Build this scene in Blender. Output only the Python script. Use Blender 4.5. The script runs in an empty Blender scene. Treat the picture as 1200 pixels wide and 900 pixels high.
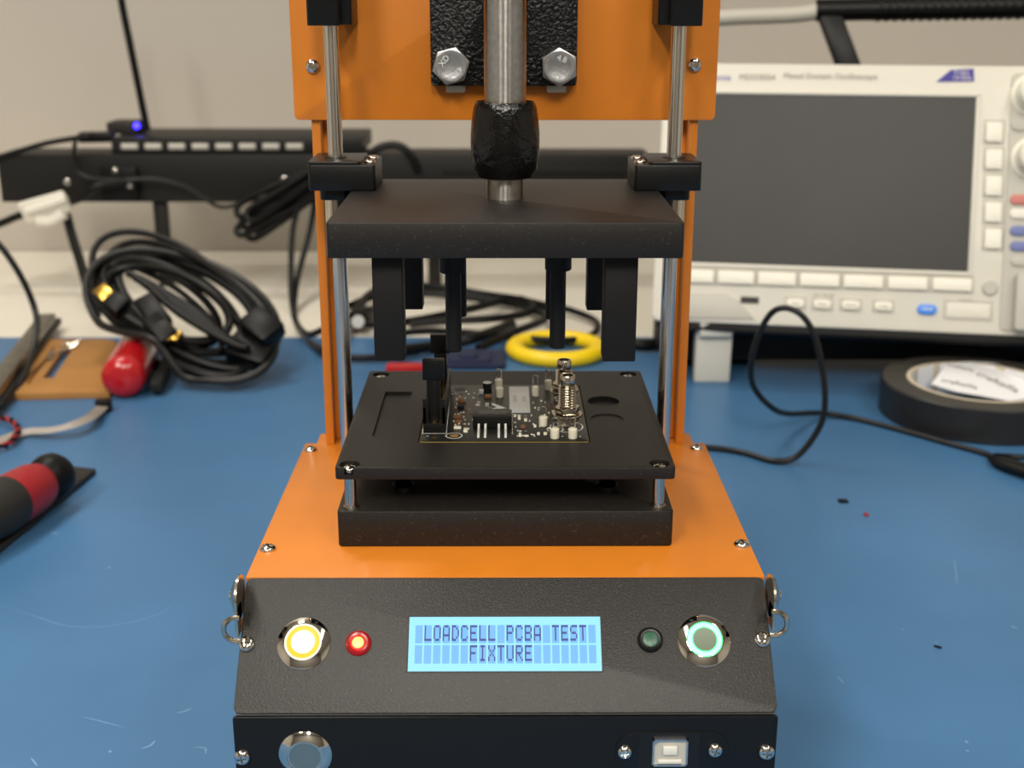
import bpy, bmesh, math, random
from mathutils import Vector, Matrix
from math import pi, sin, cos, radians
random.seed(7)
S = 0.001                                   # everything below is written in millimetres
scn = bpy.context.scene
COL = scn.collection

# ------------------------------------------------------------------ camera
FPX = 1450.0
TH, YAW, ROLL = 0.30136, 0.00681, 0.00131
CAM = Vector((0.1, -385.3, 300.0))
_fw = Vector((sin(YAW)*cos(TH), cos(YAW)*cos(TH), -sin(TH)))
_r = Vector((cos(YAW), -sin(YAW), 0.0))
_u = _r.cross(_fw)
RC = _r*cos(ROLL) + _u*sin(ROLL)
UC = _u*cos(ROLL) - _r*sin(ROLL)
cd = bpy.data.cameras.new('camera'); cam = bpy.data.objects.new('camera', cd); COL.objects.link(cam)
cam.matrix_world = Matrix(((RC.x, UC.x, -_fw.x, CAM.x*S), (RC.y, UC.y, -_fw.y, CAM.y*S), (RC.z, UC.z, -_fw.z, CAM.z*S), (0, 0, 0, 1)))
cd.sensor_width = 36; cd.sensor_fit = 'HORIZONTAL'; cd.lens = FPX/1200*36
cd.clip_start = 0.01; cd.clip_end = 50
cd.dof.use_dof = True; cd.dof.focus_distance = 0.44; cd.dof.aperture_fstop = 14.5
scn.camera = cam

# ------------------------------------------------------------------ light
scn.view_settings.view_transform = 'Standard'; scn.view_settings.look = 'None'
scn.view_settings.gamma = 1; scn.view_settings.exposure = 0.0
w = bpy.data.worlds.new('world'); scn.world = w; w.use_nodes = True
bg = w.node_tree.nodes['Background']; bg.inputs['Color'].default_value = (1.0, 0.93, 0.84, 1); bg.inputs['Strength'].default_value = 0.25

def area(name, loc, target, sx, sy, power, col):
    l = bpy.data.lights.new(name, 'AREA'); l.shape = 'RECTANGLE'; l.size = sx; l.size_y = sy; l.energy = power; l.color = col
    o = bpy.data.objects.new(name, l); COL.objects.link(o); o.location = loc
    o.rotation_euler = (Vector(target)-Vector(loc)).to_track_quat('-Z', 'Y').to_euler()
for lx, ly, lw in ((-0.95, -0.15, 15), (1.05, -0.15, 6), (-0.95, -1.75, 50), (0.1, -2.3, 56), (1.05, -1.75, 28), (-0.6, 0.85, 10)):
    area('ceiling_lamp', (lx, ly, 1.92), (lx, ly+.0001, 0), 0.32, 1.2 if ly < .5 else .3, lw, (1.0, 0.94, 0.84))

# ------------------------------------------------------------------ pixel -> point on a real plane
def ray(px, py): return _fw*FPX + RC*(px-600) - UC*(py-450)
def hZ(px, py, z): d = ray(px, py); return CAM + d*((z-CAM.z)/d.z)
def hY(px, py, y): d = ray(px, py); return CAM + d*((y-CAM.y)/d.y)
class Frame:
    def __init__(s, o, a, b):
        s.o = Vector(o); s.a = Vector(a).normalized(); s.n = s.a.cross(Vector(b)).normalized(); s.b = s.n.cross(s.a)
        s.M = Matrix(((s.a.x, s.b.x, s.n.x, s.o.x), (s.a.y, s.b.y, s.n.y, s.o.y), (s.a.z, s.b.z, s.n.z, s.o.z), (0, 0, 0, 1)))
    def hit(s, px, py, off=0.0):
        d = ray(px, py); o = s.o + s.n*off
        return CAM + d*((o-CAM).dot(s.n)/d.dot(s.n))
    def uv(s, px, py, off=0.0):
        p = s.hit(px, py, off)-s.o
        return p.dot(s.a), p.dot(s.b)

# ------------------------------------------------------------------ materials
def lin(c):
    if isinstance(c, str):
        c = [int(c[i:i+2], 16)/255 for i in (0, 2, 4)]
        c = [x/12.92 if x <= .04045 else ((x+.055)/1.055)**2.4 for x in c]
    return tuple(c)+(1,)
def mat(name, col, rough=.5, metal=0, spec=.5, bump=0, bscale=1000, var=0, vscale=30, col2=None, aniso=0, speck=0, speckcol='ffffff', spscale=900, emit=None, estr=0, coat=0, stretch=None, bdist=.0003, trans=0):
    m = bpy.data.materials.new(name); m.use_nodes = True; nt = m.node_tree; N = nt.nodes; L = nt.links
    b = N['Principled BSDF']; b.inputs['Base Color'].default_value = lin(col); b.inputs['Roughness'].default_value = rough
    b.inputs['Metallic'].default_value = metal; b.inputs['Specular IOR Level'].default_value = spec
    b.inputs['Coat Weight'].default_value = coat; b.inputs['Coat Roughness'].default_value = .15
    b.inputs['Transmission Weight'].default_value = trans
    tc = N.new('ShaderNodeTexCoord'); vec = tc.outputs['Object']
    if stretch:
        mp = N.new('ShaderNodeMapping'); mp.inputs['Scale'].default_value = stretch; L.new(vec, mp.inputs['Vector']); vec = mp.outputs['Vector']
    cur = None
    if var or col2:
        n = N.new('ShaderNodeTexNoise'); n.inputs['Scale'].default_value = vscale; n.inputs['Detail'].default_value = 5; L.new(vec, n.inputs['Vector'])
        r = N.new('ShaderNodeValToRGB'); r.color_ramp.elements[0].position = .3; r.color_ramp.elements[1].position = .7
        c = lin(col); c2 = lin(col2) if col2 else tuple(min(1, x*(1+var)) for x in c[:3])+(1,)
        r.color_ramp.elements[0].color = c if col2 else tuple(x*(1-var) for x in c[:3])+(1,); r.color_ramp.elements[1].color = c2
        L.new(n.outputs['Fac'], r.inputs['Fac']); cur = r.outputs['Color']
        L.new(cur, b.inputs['Base Color'])
    if speck:
        n = N.new('ShaderNodeTexNoise'); n.inputs['Scale'].default_value = spscale; n.inputs['Detail'].default_value = 2; L.new(vec, n.inputs['Vector'])
        r = N.new('ShaderNodeValToRGB'); r.color_ramp.elements[0].position = .62; r.color_ramp.elements[1].position = .75
        L.new(n.outputs['Fac'], r.inputs['Fac'])
        ml = N.new('ShaderNodeMath'); ml.operation = 'MULTIPLY'; ml.inputs[1].default_value = speck; L.new(r.outputs['Color'], ml.inputs[0])
        mx = N.new('ShaderNodeMix'); mx.data_type = 'RGBA'; L.new(ml.outputs[0], mx.inputs[0])
        mx.inputs[6].default_value = lin(col); mx.inputs[7].default_value = lin(speckcol)
        if cur: L.new(cur, mx.inputs[6])
        L.new(mx.outputs[2], b.inputs['Base Color'])
    if bump:
        n = N.new('ShaderNodeTexNoise'); n.inputs['Scale'].default_value = bscale; n.inputs['Detail'].default_value = 3; L.new(vec, n.inputs['Vector'])
        bp = N.new('ShaderNodeBump'); bp.inputs['Strength'].default_value = bump; bp.inputs['Distance'].default_value = bdist
        L.new(n.outputs['Fac'], bp.inputs['Height']); L.new(bp.outputs['Normal'], b.inputs['Normal'])
    if aniso:
        tg_ = N.new('ShaderNodeTangent'); tg_.direction_type = 'RADIAL'; tg_.axis = 'Z'; L.new(tg_.outputs[0], b.inputs['Tangent']); b.inputs['Anisotropic'].default_value = aniso; b.inputs['Anisotropic Rotation'].default_value = .25
    if emit:
        b.inputs['Emission Color'].default_value = lin(emit); b.inputs['Emission Strength'].default_value = estr
    return m
M = {}
M['orange'] = mat('orange_powder_coat', 'CC771C', .42, bump=.12, bscale=1500, var=.05, vscale=40, coat=.15)
M['blackpl'] = mat('black_machined_plastic', '1A1714', .5, bump=.15, bscale=1800, speck=.18, speckcol='6a645c', spscale=900, spec=.35)
M['blackpost'] = mat('black_plastic_post', '121110', .55, bump=.1, bscale=1800, spec=.3)
M['blackgloss'] = mat('black_moulded_plastic', '0c0c0c', .36, bump=.08, bscale=700, spec=.35)
M['panel'] = mat('black_speckled_powder_coat', '1d1b19', .48, bump=.5, bscale=1500, speck=.5, speckcol='6f6860', spscale=2200)
M['frontp'] = mat('black_satin_sheet', '0b0d0f', .38, spec=.35, bump=.05, bscale=900)
M['cast'] = mat('black_hammered_enamel', '080808', .2, bump=1.0, bscale=650, coat=.1, spec=.4, bdist=.0012)
M['collar'] = mat('black_wrinkled_enamel', '070707', .2, bump=.8, bscale=380, coat=.08, spec=.4, bdist=.0008)
M['chrome'] = mat('chrome', 'd8d4cc', .07, 1)
M['nickel'] = mat('nickel_plating', 'c8c0b0', .18, 1, bump=.1, bscale=500)
M['steel'] = mat('brushed_steel', 'aeaaa4', .3, 1, bump=.1, bscale=900, var=.14, vscale=500, aniso=.92)
M['rod'] = mat('ground_chrome_rod', 'dcd8d0', .16, 1, aniso=.85)
M['barsteel'] = mat('grey_bar_steel', '8c877f', .35, 1, var=.12, vscale=100)
M['stamp'] = mat('bright_stamped_zinc', 'eceef0', .6, .5)
M['zinc'] = mat('zinc_bolt', 'c6c9cc', .34, 1, bump=.3, bscale=900, var=.1, vscale=300)
M['whitepl'] = mat('white_plastic', 'dcd9cf', .4)
M['mat'] = mat('blue_bench_mat', '44729E', .42, var=.08, vscale=9, bump=.06, bscale=600, spec=.35)
M['scratch'] = mat('pale_scratch', '6f9ac6', .6)
M['desk'] = mat('white_laminate', 'E6E0D2', .5, var=.03, vscale=6)
M['wall'] = mat('grey_painted_wall', 'B9B2A8', .85, var=.03, vscale=3, bump=.1, bscale=200)
M['ceil'] = mat('white_ceiling_tile', 'C9C5BC', .9)
M['walldark'] = mat('dark_grey_wall', '6f6b66', .85)
M['floor'] = mat('grey_floor', '6b6762', .7, var=.1, vscale=8)
M['cream'] = mat('cream_instrument_plastic', 'D8D4C7', .5, bump=.05, bscale=800)
M['creamkey'] = mat('cream_key', 'E9E5D6', .45)
M['scopegrey'] = mat('grey_instrument_plastic', 'B9B6AB', .5)
M['scopedark'] = mat('dark_grey_housing', '1a1a1a', .6, spec=.25)
M['glass'] = mat('dark_display_glass', '2C2B29', .4, spec=.3, var=.12, vscale=14)
M['metalblack'] = mat('black_steel_shelf', '191816', .5, bump=.05, spec=.3)
M['rubber'] = mat('black_cable_jacket', '060606', .42, bump=.1, bscale=400, spec=.25)
M['darkgrey'] = mat('dark_grey_cable', '181818', .4, spec=.35)
M['gold'] = mat('gold_contacts', 'c9a14a', .25, 1)
M['paper'] = mat('white_paper_tag', 'E2DED2', .6, bump=.3, bscale=300)
M['usbgrey'] = mat('usb_port_liner', 'a8a39a', .4)
M['blueled'] = mat('blue_led', '1010ff', .4, emit='2a20ff', estr=12)
M['tape'] = mat('black_vinyl_tape', '1b1a19', .42, var=.1, vscale=30)
M['tapeside'] = mat('tape_roll_side', '3c3934', .6, stretch=(1, 1, 1), var=.1, vscale=120)
M['core'] = mat('cardboard_core', 'C8BCA6', .7)
M['liner'] = mat('white_liner_paper', 'E8E8EA', .45, bump=.6, bscale=60)
M['ink'] = mat('black_ink', '15151c', .6)
M['yellow'] = mat('yellow_plastic', 'F2CE10', .4)
M['red'] = mat('red_plastic', 'B01018', .25, coat=.4)
M['redband'] = mat('red_grip', '96161F', .45)
M['greygrip'] = mat('black_rubber_grip', '292725', .6, spec=.3)
M['navy'] = mat('navy_cloth', '1c2340', .9)
M['wood'] = mat('tan_laser_cut_board', 'A27238', .6, var=.1, vscale=30)
M['ribbon'] = mat('grey_ribbon_cable', 'A39B93', .6)
M['pcb'] = mat('black_solder_mask', '131512', .35, var=.25, vscale=260)
M['pcbedge'] = mat('board_edge', '8f7a3a', .5)
M['silk'] = mat('white_silkscreen', 'D8D8D2', .6)
M['tpwhite'] = mat('white_test_point_bead', 'E4DFCB', .45)
M['tan'] = mat('tan_ceramic', '7b5230', .5)
M['label'] = mat('silver_label', 'c4c4c2', .4, .2)
M['dark'] = mat('near_black', '050505', .5)
M['lcd'] = mat('lcd_backlight', '204060', .4, emit='96E4FA', estr=1.0)
M['cell'] = mat('lcd_cell', '204060', .4, emit='6FB4EE', estr=.95)
M['lcdtext'] = mat('lcd_character', '101850', .5, emit='2B3F96', estr=.6)
M['amber'] = mat('amber_lens_lit', 'c07808', .4, emit='FFA810', estr=1.05)
M['whitelit'] = mat('white_lens_lit', 'ffffff', .4, emit='FFF6E8', estr=2.2)
M['ringlit'] = mat('pale_ring_lit', 'd8d0c0', .4, emit='FFF0D0', estr=.55)
M['redlit'] = mat('red_lens_lit', 'ff2010', .3, emit='FF2010', estr=.9)
M['redcore'] = mat('red_lamp_core_lit', 'ffb040', .3, emit='FFD060', estr=2.2)
M['reddim'] = mat('red_lamp_rim', '7a0c10', .25, emit='C01018', estr=.25)
M['greenlit'] = mat('green_ring_lit', '40ffb0', .4, emit='A8FFDA', estr=1.5)
M['greenedge'] = mat('green_ring_edge_lit', '20e060', .4, emit='18D858', estr=1.3)
M['capdark'] = mat('spun_steel_green_tinted', '6f7a6c', .36, 1)
M['greendim'] = mat('green_lamp_lens', '2E5A44', .35)
M['capsteel'] = mat('spun_steel_cap', 'a4a89e', .36, 1)
M['pink'] = mat('salmon_key', 'C8786E', .5)
M['bluekey'] = mat('blue_grey_key', '6a74a8', .5)
M['bluebtn'] = mat('bright_blue_key', '2f78d0', .4, emit='2f78d0', estr=.25)
M['purple'] = mat('indigo_badge', '2c1f8c', .5)
M['greyink'] = mat('grey_print', '8b877c', .6)
M['blueink'] = mat('blue_print', '6a68b8', .6)

# ------------------------------------------------------------------ mesh helpers
def bm_(): return bmesh.new()
def box(bm, x0, x1, y0, y1, z0, z1, r=0, b=0, seg=2, M4=None, axis='z'):
    """box; r rounds the edges along axis, b bevels every edge"""
    t = bmesh.new()
    bmesh.ops.create_cube(t, size=1, matrix=Matrix.Translation(((x0+x1)/2, (y0+y1)/2, (z0+z1)/2)) @ Matrix.Diagonal((x1-x0, y1-y0, z1-z0, 1)))
    k = 'xyz'.index(axis)
    if r:
        es = [e for e in t.edges if abs((e.verts[0].co-e.verts[1].co)[k]) > 1e-6]
        bmesh.ops.bevel(t, geom=es, offset=r, segments=4, profile=.5, affect='EDGES')
    if b:
        es = [e for e in t.edges if e.calc_face_angle(0) > .6]
        bmesh.ops.bevel(t, geom=es, offset=b, segments=seg, profile=.5, affect='EDGES')
    merge(bm, t, M4)
def merge(bm, t, M4=None):
    if M4 is not None: bmesh.ops.transform(t, matrix=M4, verts=t.verts)
    me = bpy.data.meshes.new('tmp'); t.to_mesh(me); t.free(); bm.from_mesh(me); bpy.data.meshes.remove(me)
def axisM(o, n):
    q = Vector((0, 0, 1)).rotation_difference(Vector(n).normalized()); return Matrix.Translation(o) @ q.to_matrix().to_4x4()
def lathe(bm, prof, o=(0, 0, 0), n=(0, 0, 1), seg=32, M4=None, sx=1, sy=1):
    t = bmesh.new(); rings = []
    for r, z in prof:
        if r < 1e-6: rings.append([t.verts.new((0, 0, z))])
        else: rings.append([t.verts.new((r*cos(2*pi*i/seg)*sx, r*sin(2*pi*i/seg)*sy, z)) for i in range(seg)])
    for A, B in zip(rings[:-1], rings[1:]):
        for i in range(seg):
            j = (i+1) % seg
            if len(A) == 1 and len(B) == 1: continue
            if len(A) == 1: t.faces.new((A[0], B[j], B[i])) if False else t.faces.new((A[0], B[i], B[j]))
            elif len(B) == 1: t.faces.new((A[i], A[j], B[0]))
            else: t.faces.new((A[i], A[j], B[j], B[i]))
    bmesh.ops.recalc_face_normals(t, faces=t.faces)
    merge(bm, t, M4 if M4 is not None else axisM(o, n))
def cyl(bm, o, n, r, h, b=.3, seg=32):
    b = min(b, r*.45, h*.45)
    lathe(bm, [(0, 0), (r-b, 0), (r, b), (r, h-b), (r-b, h), (0, h)], o, n, seg)
def catmull(P, closed=False, per=8):
    P = [Vector(p) for p in P]; n = len(P); out = []
    rng = range(n) if closed else range(n-1)
    for i in rng:
        if closed: p0, p1, p2, p3 = P[i-1], P[i], P[(i+1) % n], P[(i+2) % n]
        else: p1, p2 = P[i], P[i+1]; p0 = P[i-1] if i else p1*2-p2; p3 = P[i+2] if i+2 < n else p2*2-p1
        for k in range(per):
            t = k/per; out.append(.5*((2*p1)+(p2-p0)*t+(2*p0-5*p1+4*p2-p3)*t*t+(3*p1-p0-3*p2+p3)*t**3))
    if not closed: out.append(P[-1])
    return out
def tube(bm, P, r, seg=10, closed=False, smooth=True, per=8, flat=1.0):
    P = catmull(P, closed, per) if smooth else [Vector(p) for p in P]
    t = bmesh.new(); n = len(P); rings = []; up = None
    for i in range(n):
        a = P[i-1] if (i or closed) else P[0]; b = P[(i+1) % n] if (i < n-1 or closed) else P[-1]
        T = (b-a).normalized()
        if up is None: up = T.orthogonal().normalized() if abs(T.z) > .9 else Vector((0, 0, 1))
        up = (up-T*up.dot(T)).normalized(); s = T.cross(up)
        rr = r(i/(n-1)) if callable(r) else r
        rings.append([t.verts.new(P[i]+s*cos(2*pi*k/seg)*rr+up*sin(2*pi*k/seg)*rr*flat) for k in range(seg)])
    for i in range(n if closed else n-1):
        A, B = rings[i], rings[(i+1) % n]
        for k in range(seg): t.faces.new((A[k], A[(k+1) % seg], B[(k+1) % seg], B[k]))
    if not closed: t.faces.new(rings[0]); t.faces.new(rings[-1][::-1])
    bmesh.ops.recalc_face_normals(t, faces=t.faces); merge(bm, t)
def obox(bm, p0, p1, wd, ht, b=1, up=(0, 0, 1)):
    p0, p1 = Vector(p0), Vector(p1); T = (p1-p0); L = T.length; T.normalize(); s = T.cross(Vector(up)).normalized(); u = s.cross(T)
    M4 = Matrix(((T.x, s.x, u.x, p0.x), (T.y, s.y, u.y, p0.y), (T.z, s.z, u.z, p0.z), (0, 0, 0, 1)))
    box(bm, 0, L, -wd/2, wd/2, -ht/2, ht/2, b=b, M4=M4)
def prism(bm, pts, z0, z1, M4=None, b=0):
    t = bmesh.new(); A = [t.verts.new((x, y, z0)) for x, y in pts]; f = t.faces.new(A)
    r = bmesh.ops.extrude_face_region(t, geom=[f]); vs = [g for g in r['geom'] if isinstance(g, bmesh.types.BMVert)]
    bmesh.ops.translate(t, verts=vs, vec=(0, 0, z1-z0)); bmesh.ops.recalc_face_normals(t, faces=t.faces)
    if b: bmesh.ops.bevel(t, geom=[e for e in t.edges if e.calc_face_angle(0) > .5], offset=b, segments=2, profile=.5, affect='EDGES')
    merge(bm, t, M4)
def ribbon(bm, P, wd, z):
    P = catmull([(p[0], p[1], z) for p in P], per=6); n = len(P); L = []
    for i in range(n):
        T = (P[min(i+1, n-1)]-P[max(i-1, 0)]).normalized(); s = Vector((-T.y, T.x, 0))*wd/2*min(1, 4*i/n+.2, 4*(n-1-i)/n+.2)
        L.append((bm.verts.new(P[i]+s), bm.verts.new(P[i]-s)))
    for a, b in zip(L[:-1], L[1:]): bm.faces.new((a[1], b[1], b[0], a[0]))
def text_bm(bm, s, size, M4, ext=.05, align='CENTER', bold=0):
    c = bpy.data.curves.new('t', 'FONT'); c.offset = bold; c.body = s; c.size = size; c.extrude = ext; c.align_x = align; c.align_y = 'CENTER'; c.resolution_u = 2
    o = bpy.data.objects.new('t', c); COL.objects.link(o); dg = bpy.context.evaluated_depsgraph_get(); dg.update()
    me = bpy.data.meshes.new_from_object(o.evaluated_get(dg)); me.transform(M4); bm.from_mesh(me)
    bpy.data.objects.remove(o); bpy.data.curves.remove(c); bpy.data.meshes.remove(me)
def hexpts(r, rot=0): return [(r*cos(pi/3*i+rot), r*sin(pi/3*i+rot)) for i in range(6)]

# ------------------------------------------------------------------ object helpers
BASE = {}                                   # world position (mm) of every root, inherited by its parts
def props(o, label=None, cat=None, group=None, kind=None):
    for k, v in (('label', label), ('category', cat), ('group', group), ('kind', kind)):
        if v: o[k] = v
    return o
def empty(name, base, label, cat, group=None):
    o = bpy.data.objects.new(name, None); o.empty_display_size = .02; COL.objects.link(o)
    b = Vector(base); o.location = b*S; BASE[o.name] = b; return props(o, label, cat, group)
def finish(me, m, sharp=35):
    me.materials.append(M[m] if isinstance(m, str) else m)
    me.polygons.foreach_set('use_smooth', [True]*len(me.polygons)); me.set_sharp_from_angle(angle=radians(sharp)); me.update()
def obj(name, bm, m, parent=None, base=None, label=None, cat=None, group=None, kind=None, sharp=35, local=False):
    """bm is in world millimetres (or in the parent's own millimetres when local)"""
    if parent is not None: b = BASE[parent.name]
    else:
        if base is None:
            xs = [v.co for v in bm.verts]; base = (sum(v.x for v in xs)/len(xs), sum(v.y for v in xs)/len(xs), min(v.z for v in xs))
        b = Vector(base)
    t = Matrix.Scale(S, 4)
    if not local: t = t @ Matrix.Translation(-b)
    bmesh.ops.transform(bm, matrix=t, verts=bm.verts)
    me = bpy.data.meshes.new(name); bm.to_mesh(me); bm.free(); finish(me, m, sharp)
    o = bpy.data.objects.new(name, me); COL.objects.link(o); BASE[o.name] = b
    if parent is not None: o.parent = parent
    else: o.location = b*S
    return props(o, label, cat, group, kind)
def cut(o, cutters):
    """subtract solid meshes (already in the part's own metres) from a part"""
    for bmc in cutters:
        bmesh.ops.recalc_face_normals(bmc, faces=bmc.faces)
        me = bpy.data.meshes.new('c'); bmc.to_mesh(me); bmc.free(); c = bpy.data.objects.new('c', me); COL.objects.link(c)
        md = o.modifiers.new('b', 'BOOLEAN'); md.operation = 'DIFFERENCE'; md.object = c; md.solver = 'EXACT'
        par = o.parent; o.parent = None; loc = o.location.copy(); o.location = (0, 0, 0)
        dg = bpy.context.evaluated_depsgraph_get(); dg.update()
        new = bpy.data.meshes.new_from_object(o.evaluated_get(dg)); o.modifiers.clear(); old = o.data; o.data = new; new.name = old.name
        o.parent = par; o.location = loc
        bpy.data.objects.remove(c)
    o.data.polygons.foreach_set('use_smooth', [True]*len(o.data.polygons)); o.data.set_sharp_from_angle(angle=radians(30))
def scut(f):
    b = bmesh.new(); f(b); bmesh.ops.transform(b, matrix=Matrix.Scale(S, 4), verts=b.verts); return b

# ------------------------------------------------------------------ screw prototype (unit head radius), with a real cross recess
def make_screw():
    b = bm_(); lathe(b, [(0, -.6), (.55, -.6), (.55, 0), (1, 0), (1, .18), (.93, .36), (.75, .52), (.45, .62), (0, .66)], seg=28)
    bmesh.ops.remove_doubles(b, verts=b.verts, dist=1e-5)
    me = bpy.data.meshes.new('screw'); b.to_mesh(me); b.free(); o = bpy.data.objects.new('screw_src', me); COL.objects.link(o)
    cs = []
    for k in range(2):
        c = bmesh.new(); box(c, -.58, .58, -.11, .11, .22, 1.2, M4=Matrix.Rotation(k*pi/2, 4, 'Z')); cs.append(c)
    cut(o, cs); me = o.data; bpy.data.objects.remove(o); me.materials.clear(); me.materials.append(M['chrome']); return me
SCREW = make_screw()
def screw(parent, p, n, r, rot=None, name='screw'):
    o = bpy.data.objects.new(name, SCREW); COL.objects.link(o); o.parent = parent
    p = Vector(p)-BASE[parent.name]; rot = random.random()*3 if rot is None else rot
    o.matrix_local = Matrix.Translation(p*S) @ axisM((0, 0, 0), n) @ Matrix.Rotation(rot, 4, 'Z') @ Matrix.Scale(r*S, 4); return o

# ================================================================== SETTING
b = bm_(); box(b, -2600, 2600, 1151, 1231, -740, 1950); obj('wall_back', b, 'wall', base=(0, 1151, -740), kind='structure')
b = bm_(); box(b, -2600, 2600, -3200, 1151, -780, -740); obj('floor', b, 'floor', base=(0, 0, -740), kind='structure')
b = bm_(); box(b, -2600, 2600, -3280, -3200, -740, 1950); obj('wall_front', b, 'walldark', base=(0, -3200, -740), kind='structure')
for sd_, x in (('left', -2640), ('right', 2640)):
    b = bm_(); box(b, x-40, x+40, -3200, 1151, -740, 1950); obj('wall_'+sd_, b, 'wall', base=(x, -1000, -740), kind='structure')
b = bm_(); box(b, -2600, 2600, -3200, 1151, 1950, 2000); obj('ceiling', b, 'ceil', base=(0, -1000, 1950), kind='structure')
wb = empty('workbench', (0, 300, -740), 'white laminate workbench top running back to the grey wall', 'workbench')
b = bm_(); box(b, -1500, 1500, -520, 1149, -32, -2, b=2); obj('bench_top', b, 'desk', wb)
for x in (-1400, 1400):
    for y in (-430, 1060):
        b = bm_(); box(b, x-25, x+25, y-25, y+25, -740, -32, b=2); obj('leg', b, 'metalblack', wb)
mt = empty('bench_mat', (0, 100, -2), 'large blue antistatic mat covering the front of the white bench', 'mat')
b = bm_(); box(b, -1100, 1100, -480, 727, -2, 0, b=.4); obj('mat_sheet', b, 'mat', mt)
b = bm_()
for pts, wd in (([(0, 709), (40, 722), (75, 733), (110, 735), (150, 730), (185, 720), (205, 707)], .45), ([(96, 840), (120, 846), (147, 853)], .5), ([(207, 836), (216, 834), (225, 830)], .9),
                ([(165, 878), (176, 874), (182, 868)], 1.0), ([(226, 876), (240, 877), (241, 884)], .6), ([(36, 888), (40, 893), (44, 898)], .7), ([(128, 880), (129, 881), (130, 882)], 1.2),
                ([(1118, 655), (1120, 670), (1122, 686)], .5), ([(982, 793), (985, 797), (989, 801)], .7), ([(1185, 733), (1189, 736), (1193, 737)], 1.0), ([(1131, 868), (1133, 870), (1134, 871)], 1.2),
                ([(1132, 879), (1134, 880), (1135, 881)], 1.0), ([(1095, 752), (1097, 753), (1098, 754)], .9), ([(60, 624), (64, 625), (68, 626)], 1.3), ([(127, 664), (128, 665), (129, 666)], 1.4), ([(1057, 737), (1058, 738), (1059, 739)], .8)):
    ribbon(b, [hZ(x, y, 0) for x, y in pts], wd, .12)
obj('scratch_marks', b, 'scratch', mt, label='pale scratches and lint on the blue mat', kind='stuff')
p = hZ(988, 588, 0); b = bm_(); box(b, p.x-3, p.x+3, p.y-2.5, p.y+2.5, 0, 1.2, b=.4); obj('debris_scrap', b, 'rubber', label='tiny black scrap lying on the mat to the right of the orange deck', cat='debris')
p = hZ(1015, 604, 0); b = bm_(); box(b, p.x-1.3, p.x+1.3, p.y-2, p.y+2, 0, 1.2, b=.3); obj('debris_scrap', b, 'redband', label='tiny red scrap lying on the mat to the right of the fixture', cat='debris')
p = hZ(1099, 759, 0); b = bm_(); obox(b, p+Vector((-1.5, 1, .5)), p+Vector((1.5, -1, .5)), 1, .9, .2); obj('debris_scrap', b, 'rubber', label='tiny black sliver on the mat right of the control panel', cat='debris')

# ================================================================== TEST FIXTURE
X0 = 0.6; DZ = 111.0
fx = empty('test_fixture', (X0, 55, 0), 'orange and black bench test fixture press with lit display panel', 'test fixture')
FM = Matrix.Translation((X0, 0, 0))
def fo(name, b, m, parent=fx, label=None, **k):
    bmesh.ops.transform(b, matrix=FM, verts=b.verts); return obj(name, b, m, parent, label=label, **k)
def fscrew(parent, p, n, r, **k): return screw(parent, Vector(p)+Vector((X0, 0, 0)), n, r, **k)
def fl(v): return v-Vector((X0, 0, 0))
b = bm_(); prof = [(0, DZ-1.2), (158, DZ-1.2), (158, 6), (-32.5, 6), (-32.5, DZ-33.5), (-1, DZ-1.6)]
prof[0] = (0, DZ-1.2); prof[1] = (133.5, DZ-1.2); prof[2] = (133.5, 6)
box(b, -83, 83, 133.5, 146.5, 6, DZ-1.2)
prism(b, [(y, z) for y, z in prof], -87.8, 87.8, M4=Matrix(((0, 0, 1, 0), (1, 0, 0, 0), (0, 1, 0, 0), (0, 0, 0, 1))))
fo('base_housing', b, 'frontp')
b = bm_(); prism(b, [(-89, .2), (89, .2), (89, 134), (84, 134), (84, 147), (-84, 147), (-84, 134), (-89, 134)], DZ-1.2, DZ, b=.3)
deck = fo('deck_plate', b, 'orange', label='orange powder coated deck plate')
for p_ in ((364, 528), (314, 644), (869, 639), (816, 526)): fscrew(deck, fl(hZ(*p_, DZ)), (0, 0, 1), 2.9)
for s in (-1, 1):
    b = bm_(); box(b, min(s*87.8, s*89), max(s*87.8, s*89), 1, 134, 6, DZ-1.2, b=.2)
    fo('side_skirt', b, 'orange', label='orange side sheet folded down from the deck')
for x in (-78, 78):
    for y in (-20, 120):
        b = bm_(); lathe(b, [(0, 0), (7, 0), (8, 6.4), (0, 6.4)], (x, y, 0), seg=24); fo('rubber_foot', b, 'rubber')
# slanted control panel
PF = Frame((X0, 0, DZ-.3), (1, 0, 0), (0, 1, 1))
SL = 46.0
b = bm_(); box(b, -88.6, 88.6, -SL, 0, -1.2, .3, r=2.2, b=.25, M4=PF.M)
cp = obj('control_panel', b, 'panel', fx, label='slanted charcoal speckled control panel')
def onp(px, py, off=.3): u, v = PF.uv(px, py, off); return PF.o+PF.a*u+PF.b*v+PF.n*off
for q in ((289, 755), (893, 750)): screw(cp, onp(*q), PF.n, 2.7)
# vertical front panel
FY = -33.0
b = bm_(); box(b, -88.6, 88.6, FY-1.0, FY+.2, 8, DZ-33.4, r=.8, b=.2, axis='y'); fp = fo('front_panel', b, 'frontp', label='vertical black lower front panel')
for q in ((284, 887), (898, 881)): p = hY(*q, FY-1); screw(fp, p, (0, -1, 0), 2.7)

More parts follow.
